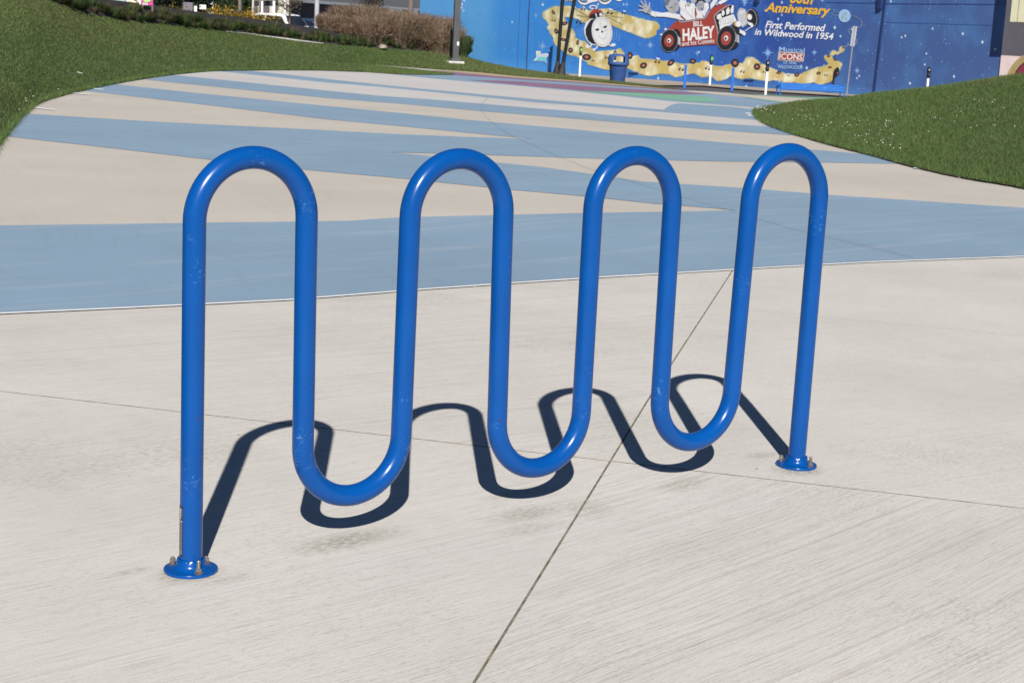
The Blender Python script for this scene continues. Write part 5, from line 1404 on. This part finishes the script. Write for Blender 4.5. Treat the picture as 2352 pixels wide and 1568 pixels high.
for q_ in ((755, 795, 0, 340), (1000, 1045, 0, 340), (1240, 1268, 60, 340)):
    (x0, y0), (x1, y1) = X_(q_[0], q_[2]), X_(q_[1], q_[3]); post('porch_post', x0, x1, y0 - 20, y1, .5, M_TRW)
(x0, y0), (x1, y1) = X_(590, -40), X_(1100, 40); post('porch_beam', x0, x1, y0 - 14, y1 - 4, .6, M_TRW)

# ------------------------------------------------------------------ the bicycle rack
SP_ = 0.3048; RT = 0.0279
dev_a = [.0004, .0037, -.0037, .0063, .0020, -.0020, -.0091, .0022]
dev_b = [.0006, -.0005, -.0005, -.0040, .0021, -.0045, .0038, .0042]
ztop = [1.0171, 1.0076, 1.0091, 1.0146]; zbot = [.1308, .1273, .1333]
def legx(k, z): a = k * SP_ + dev_a[k]; b_ = k * SP_ + dev_b[k]; return a + (b_ - a) * (z - .3) / .5
path = []
def leg_seg(k, z0, z1, n=10):
    for i in range(n + 1):
        z = z0 + (z1 - z0) * i / n; path.append((legx(k, z), 0, z))
def arc_seg(k, zp, sgn):
    R0 = (legx(k + 1, .8 if sgn > 0 else .3) - legx(k, .8 if sgn > 0 else .3)) / 2
    zc = zp - sgn * R0; xa, xb = legx(k, zc), legx(k + 1, zc); R0 = (xb - xa) / 2
    return (xa + xb) / 2, zc, R0
tops_ = [arc_seg(2 * j, ztop[j], 1) for j in range(4)]; bots_ = [arc_seg(2 * j + 1, zbot[j], -1) for j in range(3)]
zst = .004
for j in range(4):
    xc, zc, R0 = tops_[j]
    leg_seg(2 * j, zst, zc)
    for i in range(1, 36):
        a = math.pi - math.pi * i / 36; path.append((xc + R0 * math.cos(a), 0, zc + R0 * math.sin(a)))
    if j < 3:
        xb_, zb_, Rb = bots_[j]
        leg_seg(2 * j + 1, zc, zb_)
        for i in range(1, 36):
            a = math.pi + math.pi * i / 36; path.append((xb_ + Rb * math.cos(a), 0, zb_ + Rb * math.sin(a)))
        zst = zb_
    else:
        leg_seg(7, zc, .004)
# rack paint: glossy blue with fine scratches and a few chips
m, t_, b = new_mat('glossy_blue_powder_coat'); n = N(t_)
co = n.coord()
base = n.mix(n.remap(n.noise(co, 5, 4), .3, .7), (.0006, .054, .235), (.0012, .064, .27))
zone = None
for (zx, zz_, zr) in ((.3048, .27, .085), (.61, .24, .05), (1.22, .30, .06), (1.524, .285, .085), (.29, .90, .06), (.0, .75, .05), (.16, .99, .06), (2.13, .80, .07), (1.83, .62, .05), (.0, .25, .06)):
    vd = n.n('ShaderNodeVectorMath', operation='DISTANCE'); n.link(co, vd.inputs[0]); vd.inputs[1].default_value = (zx, -.02, zz_)
    zm = n.remap(vd.outputs['Value'], zr, zr * .35)
    zone = zm if zone is None else n.math('MAXIMUM', zone, zm)
def scratch(rot, sx, sy, scl, th, ms, loc):
    mp = n.n('ShaderNodeMapping'); n.link(co, mp.inputs[0]); mp.inputs['Rotation'].default_value = rot; mp.inputs['Location'].default_value = loc; mp.inputs['Scale'].default_value = (sx, sx, sy)
    wz = n.n('ShaderNodeTexNoise'); wz.inputs['Scale'].default_value = 2; n.link(mp.outputs[0], wz.inputs['Vector'])
    v = n.n('ShaderNodeTexVoronoi'); v.feature = 'DISTANCE_TO_EDGE'; v.inputs['Scale'].default_value = scl; n.link(mp.outputs[0], v.inputs['Vector'])
    ln = n.math('MULTIPLY', n.remap(v.outputs['Distance'], th, th * .3), n.remap(n.noise(co, 75, 2, .5), .50, .56))
    mk = n.math('MAXIMUM', n.remap(n.noise(co, ms, 3, .6), .66, .72, 0, .8), n.math('MULTIPLY', zone, n.remap(n.noise(co, 28, 3, .6), .48, .58)))
    return n.math('MULTIPLY', ln, mk)
s1 = scratch((.3, .25, .2), 1, 5.5, 17, .020, 13, (1, 2, 3)); s2 = scratch((1.45, .2, .5), 1, 4.5, 22, .020, 19, (4, 1, 2))
sct = n.math('MAXIMUM', s1, s2)
c = n.mix(n.math('MULTIPLY', sct, .30), base, (.30, .50, .80))
chip = n.remap(n.noise(n.coord(0, (1, 1, 1), 0, 1, (9, 9, 9)), 60, 2, .5), .755, .775)
c = n.mix(chip, c, (.06, .03, .02))
n.link(c, b.inputs['Base Color'])
rg_ = n.mix(n.math('MULTIPLY', sct, .8), (.24, .24, .24), (.6, .6, .6)); n.link(rg_, b.inputs['Roughness'])
b.inputs['Specular IOR Level'].default_value = .30
n.bump(n.noise(co, 90, 2), .04, .002, b)
M_RACK = m
rack = empty('bike_rack', (1.067, 0, 0), 'glossy blue wave-shaped bicycle rack of bent steel tube on bare concrete', 'bike rack')
mb = MB(); mb.tube(path, RT, 40); mb.build('wave_tube', M_RACK, rack, smooth=True)
M_STEEL = plain('weathered_steel', (.30, .28, .255), .5, .75, var=.3, vscale=40); M_RUST = plain('rusty_washer', (.16, .11, .07), .7, .3, var=.4, vscale=60)
for k, angs, sign in ((0, (198, 57, 307), 1), (7, (205, 38, 300), 1)):
    cx = legx(k, 0); c0 = Vector((cx, 0, 0))
    mb = MB(); mb.lathe([(.0655, .0), (.0665, .002), (.0665, .0055), (.0655, .0075), (.0545, .0085), (.0460, .0100), (.0405, .0135), (.0375, .017), (.0356, .022), (.0346, .0275), (.0335, .029), (RT + .0005, .0295)], c0, 56, cap=False)
    fl = mb.build('base_flange', M_RACK, rack, smooth=True)
    mb = MB()
    wp_ = [c0 + Vector(((RT + .0035) * math.cos(a), (RT + .0035) * math.sin(a), .0295 + .0012 * math.sin(a * 9) + .0008 * math.sin(a * 23))) for a in np.linspace(0, 2 * math.pi, 73)]
    mb.tube(wp_, .0034, 8); mb.build('weld_bead', M_RACK, fl, smooth=True)
    for i, a in enumerate(angs):
        a = R_(a); dirv = RIGHT * math.cos(a) - HEAD * math.sin(a); q = c0 + dirv * .0505 + Vector((0, 0, .0085))
        tall = (i == 1)
        mb = MB(); mb.lathe([(.0105, 0), (.0105, .002)], q, 20); wsh = mb.build('washer', M_RUST, fl, smooth=True)
        h0 = .003 if not tall else .003
        if not tall and i == 0: h0 = .006
        bo = MB()
        bo.lathe([(.0072, h0), (.0080, h0 + .001), (.0080, h0 + .0078), (.0070, h0 + .0088)], q, 6)
        bo.lathe([(.0048, 0), (.0048, h0 + .001)], q, 12)
        if tall:
            pr = [(.0046, .009)]
            for z in np.arange(.010, .030, .0012): pr += [(.0050, z), (.0043, z + .0006)]
            pr += [(.0044, .031), (.0036, .0325)]
            bo.lathe(pr, q, 16)
        else: bo.lathe([(.0046, h0 + .0098), (.0046, h0 + .0125), (.0036, h0 + .0135)], q, 14)
        bo.build('bolt', M_STEEL, fl)
# sticker wrapped on the first leg, facing left
VL = (CAM - Vector((0, 0, 0))); VL.z = 0; a_cam = math.atan2(VL.y, VL.x)
def wrap(a0, a1, z0, z1, rad, mat, name, parent, k=10):
    vs, fs = [], []
    for i in range(k + 1):
        a = a0 + (a1 - a0) * i / k
        for z in (z0, z1): vs.append((legx(0, z) + rad * math.cos(a), rad * math.sin(a), z))
    fs = [[2 * i, 2 * i + 2, 2 * i + 3, 2 * i + 1] for i in range(k)]
    return link(name, mesh_of(name, vs, fs), parent, mat, smooth=True)
M_STK = plain('sticker_black', (.018, .015, .015), .4); M_STW = plain('sticker_print', (.55, .56, .56), .5); M_STG = plain('sticker_fine_print', (.17, .16, .16), .5)
# angle positions measured from the direction to the camera, turning to the viewer's left
def sa(f): return a_cam - math.asin(max(-1, min(1, f)))
AL, AR = sa(.998) - .35, sa(.73)
if math.cos(AL) * RIGHT.x + math.sin(AL) * RIGHT.y > 0:
    sa = lambda f: a_cam + math.asin(max(-1, min(1, f))); AL, AR = sa(.998) + .35, sa(.73)
stk = wrap(AL, AR, .041, .170, RT + .0006, M_STK, 'sticker', rack)
wrap(sa(.97), sa(.765), .047, .130, RT + .0010, M_STG, 'sticker_text_block', stk)
wrap(sa(.985), sa(.74), .131, .1325, RT + .0011, M_STW, 'sticker_rule', stk)
for z0 in (.0595, .066, .0725, .079, .0855, .092, .0985, .105, .1115, .118, .1245): wrap(sa(.96), sa(.775), z0, z0 + .0018, RT + .0014, M_STK, 'sticker_fine_line', stk, 4)
for z0, z1, f0, f1 in ((.137, .141, .93, .85), (.143, .1475, .94, .87), (.149, .1515, .95, .88), (.1525, .1565, .94, .87), (.158, .1635, .93, .85), (.145, .160, .80, .785), (.1445, .146, .83, .80), (.159, .1605, .83, .80)):
    wrap(sa(f0), sa(f1), z0, z1, RT + .0012, M_STW, 'sticker_logo', stk, 4)

# pebbles and a dry twig or two on the slabs
for x, y, s_, lab in ((1738, 1078, .003, 'tiny dark pebble on the slab in front of the right flange'), (548, 1000, .003, 'tiny dark pebble near the cross joint left of the rack')):
    p = ground(x, y); bm = bmesh.new(); bmesh.ops.create_icosphere(bm, subdivisions=1, radius=s_); me = bpy.data.meshes.new('pebble'); bm.to_mesh(me); bm.free()
    o = link('pebble', me, None, M_JOINT); o.location = p + Vector((0, 0, s_ * .7)); tag(o, lab, 'pebble')
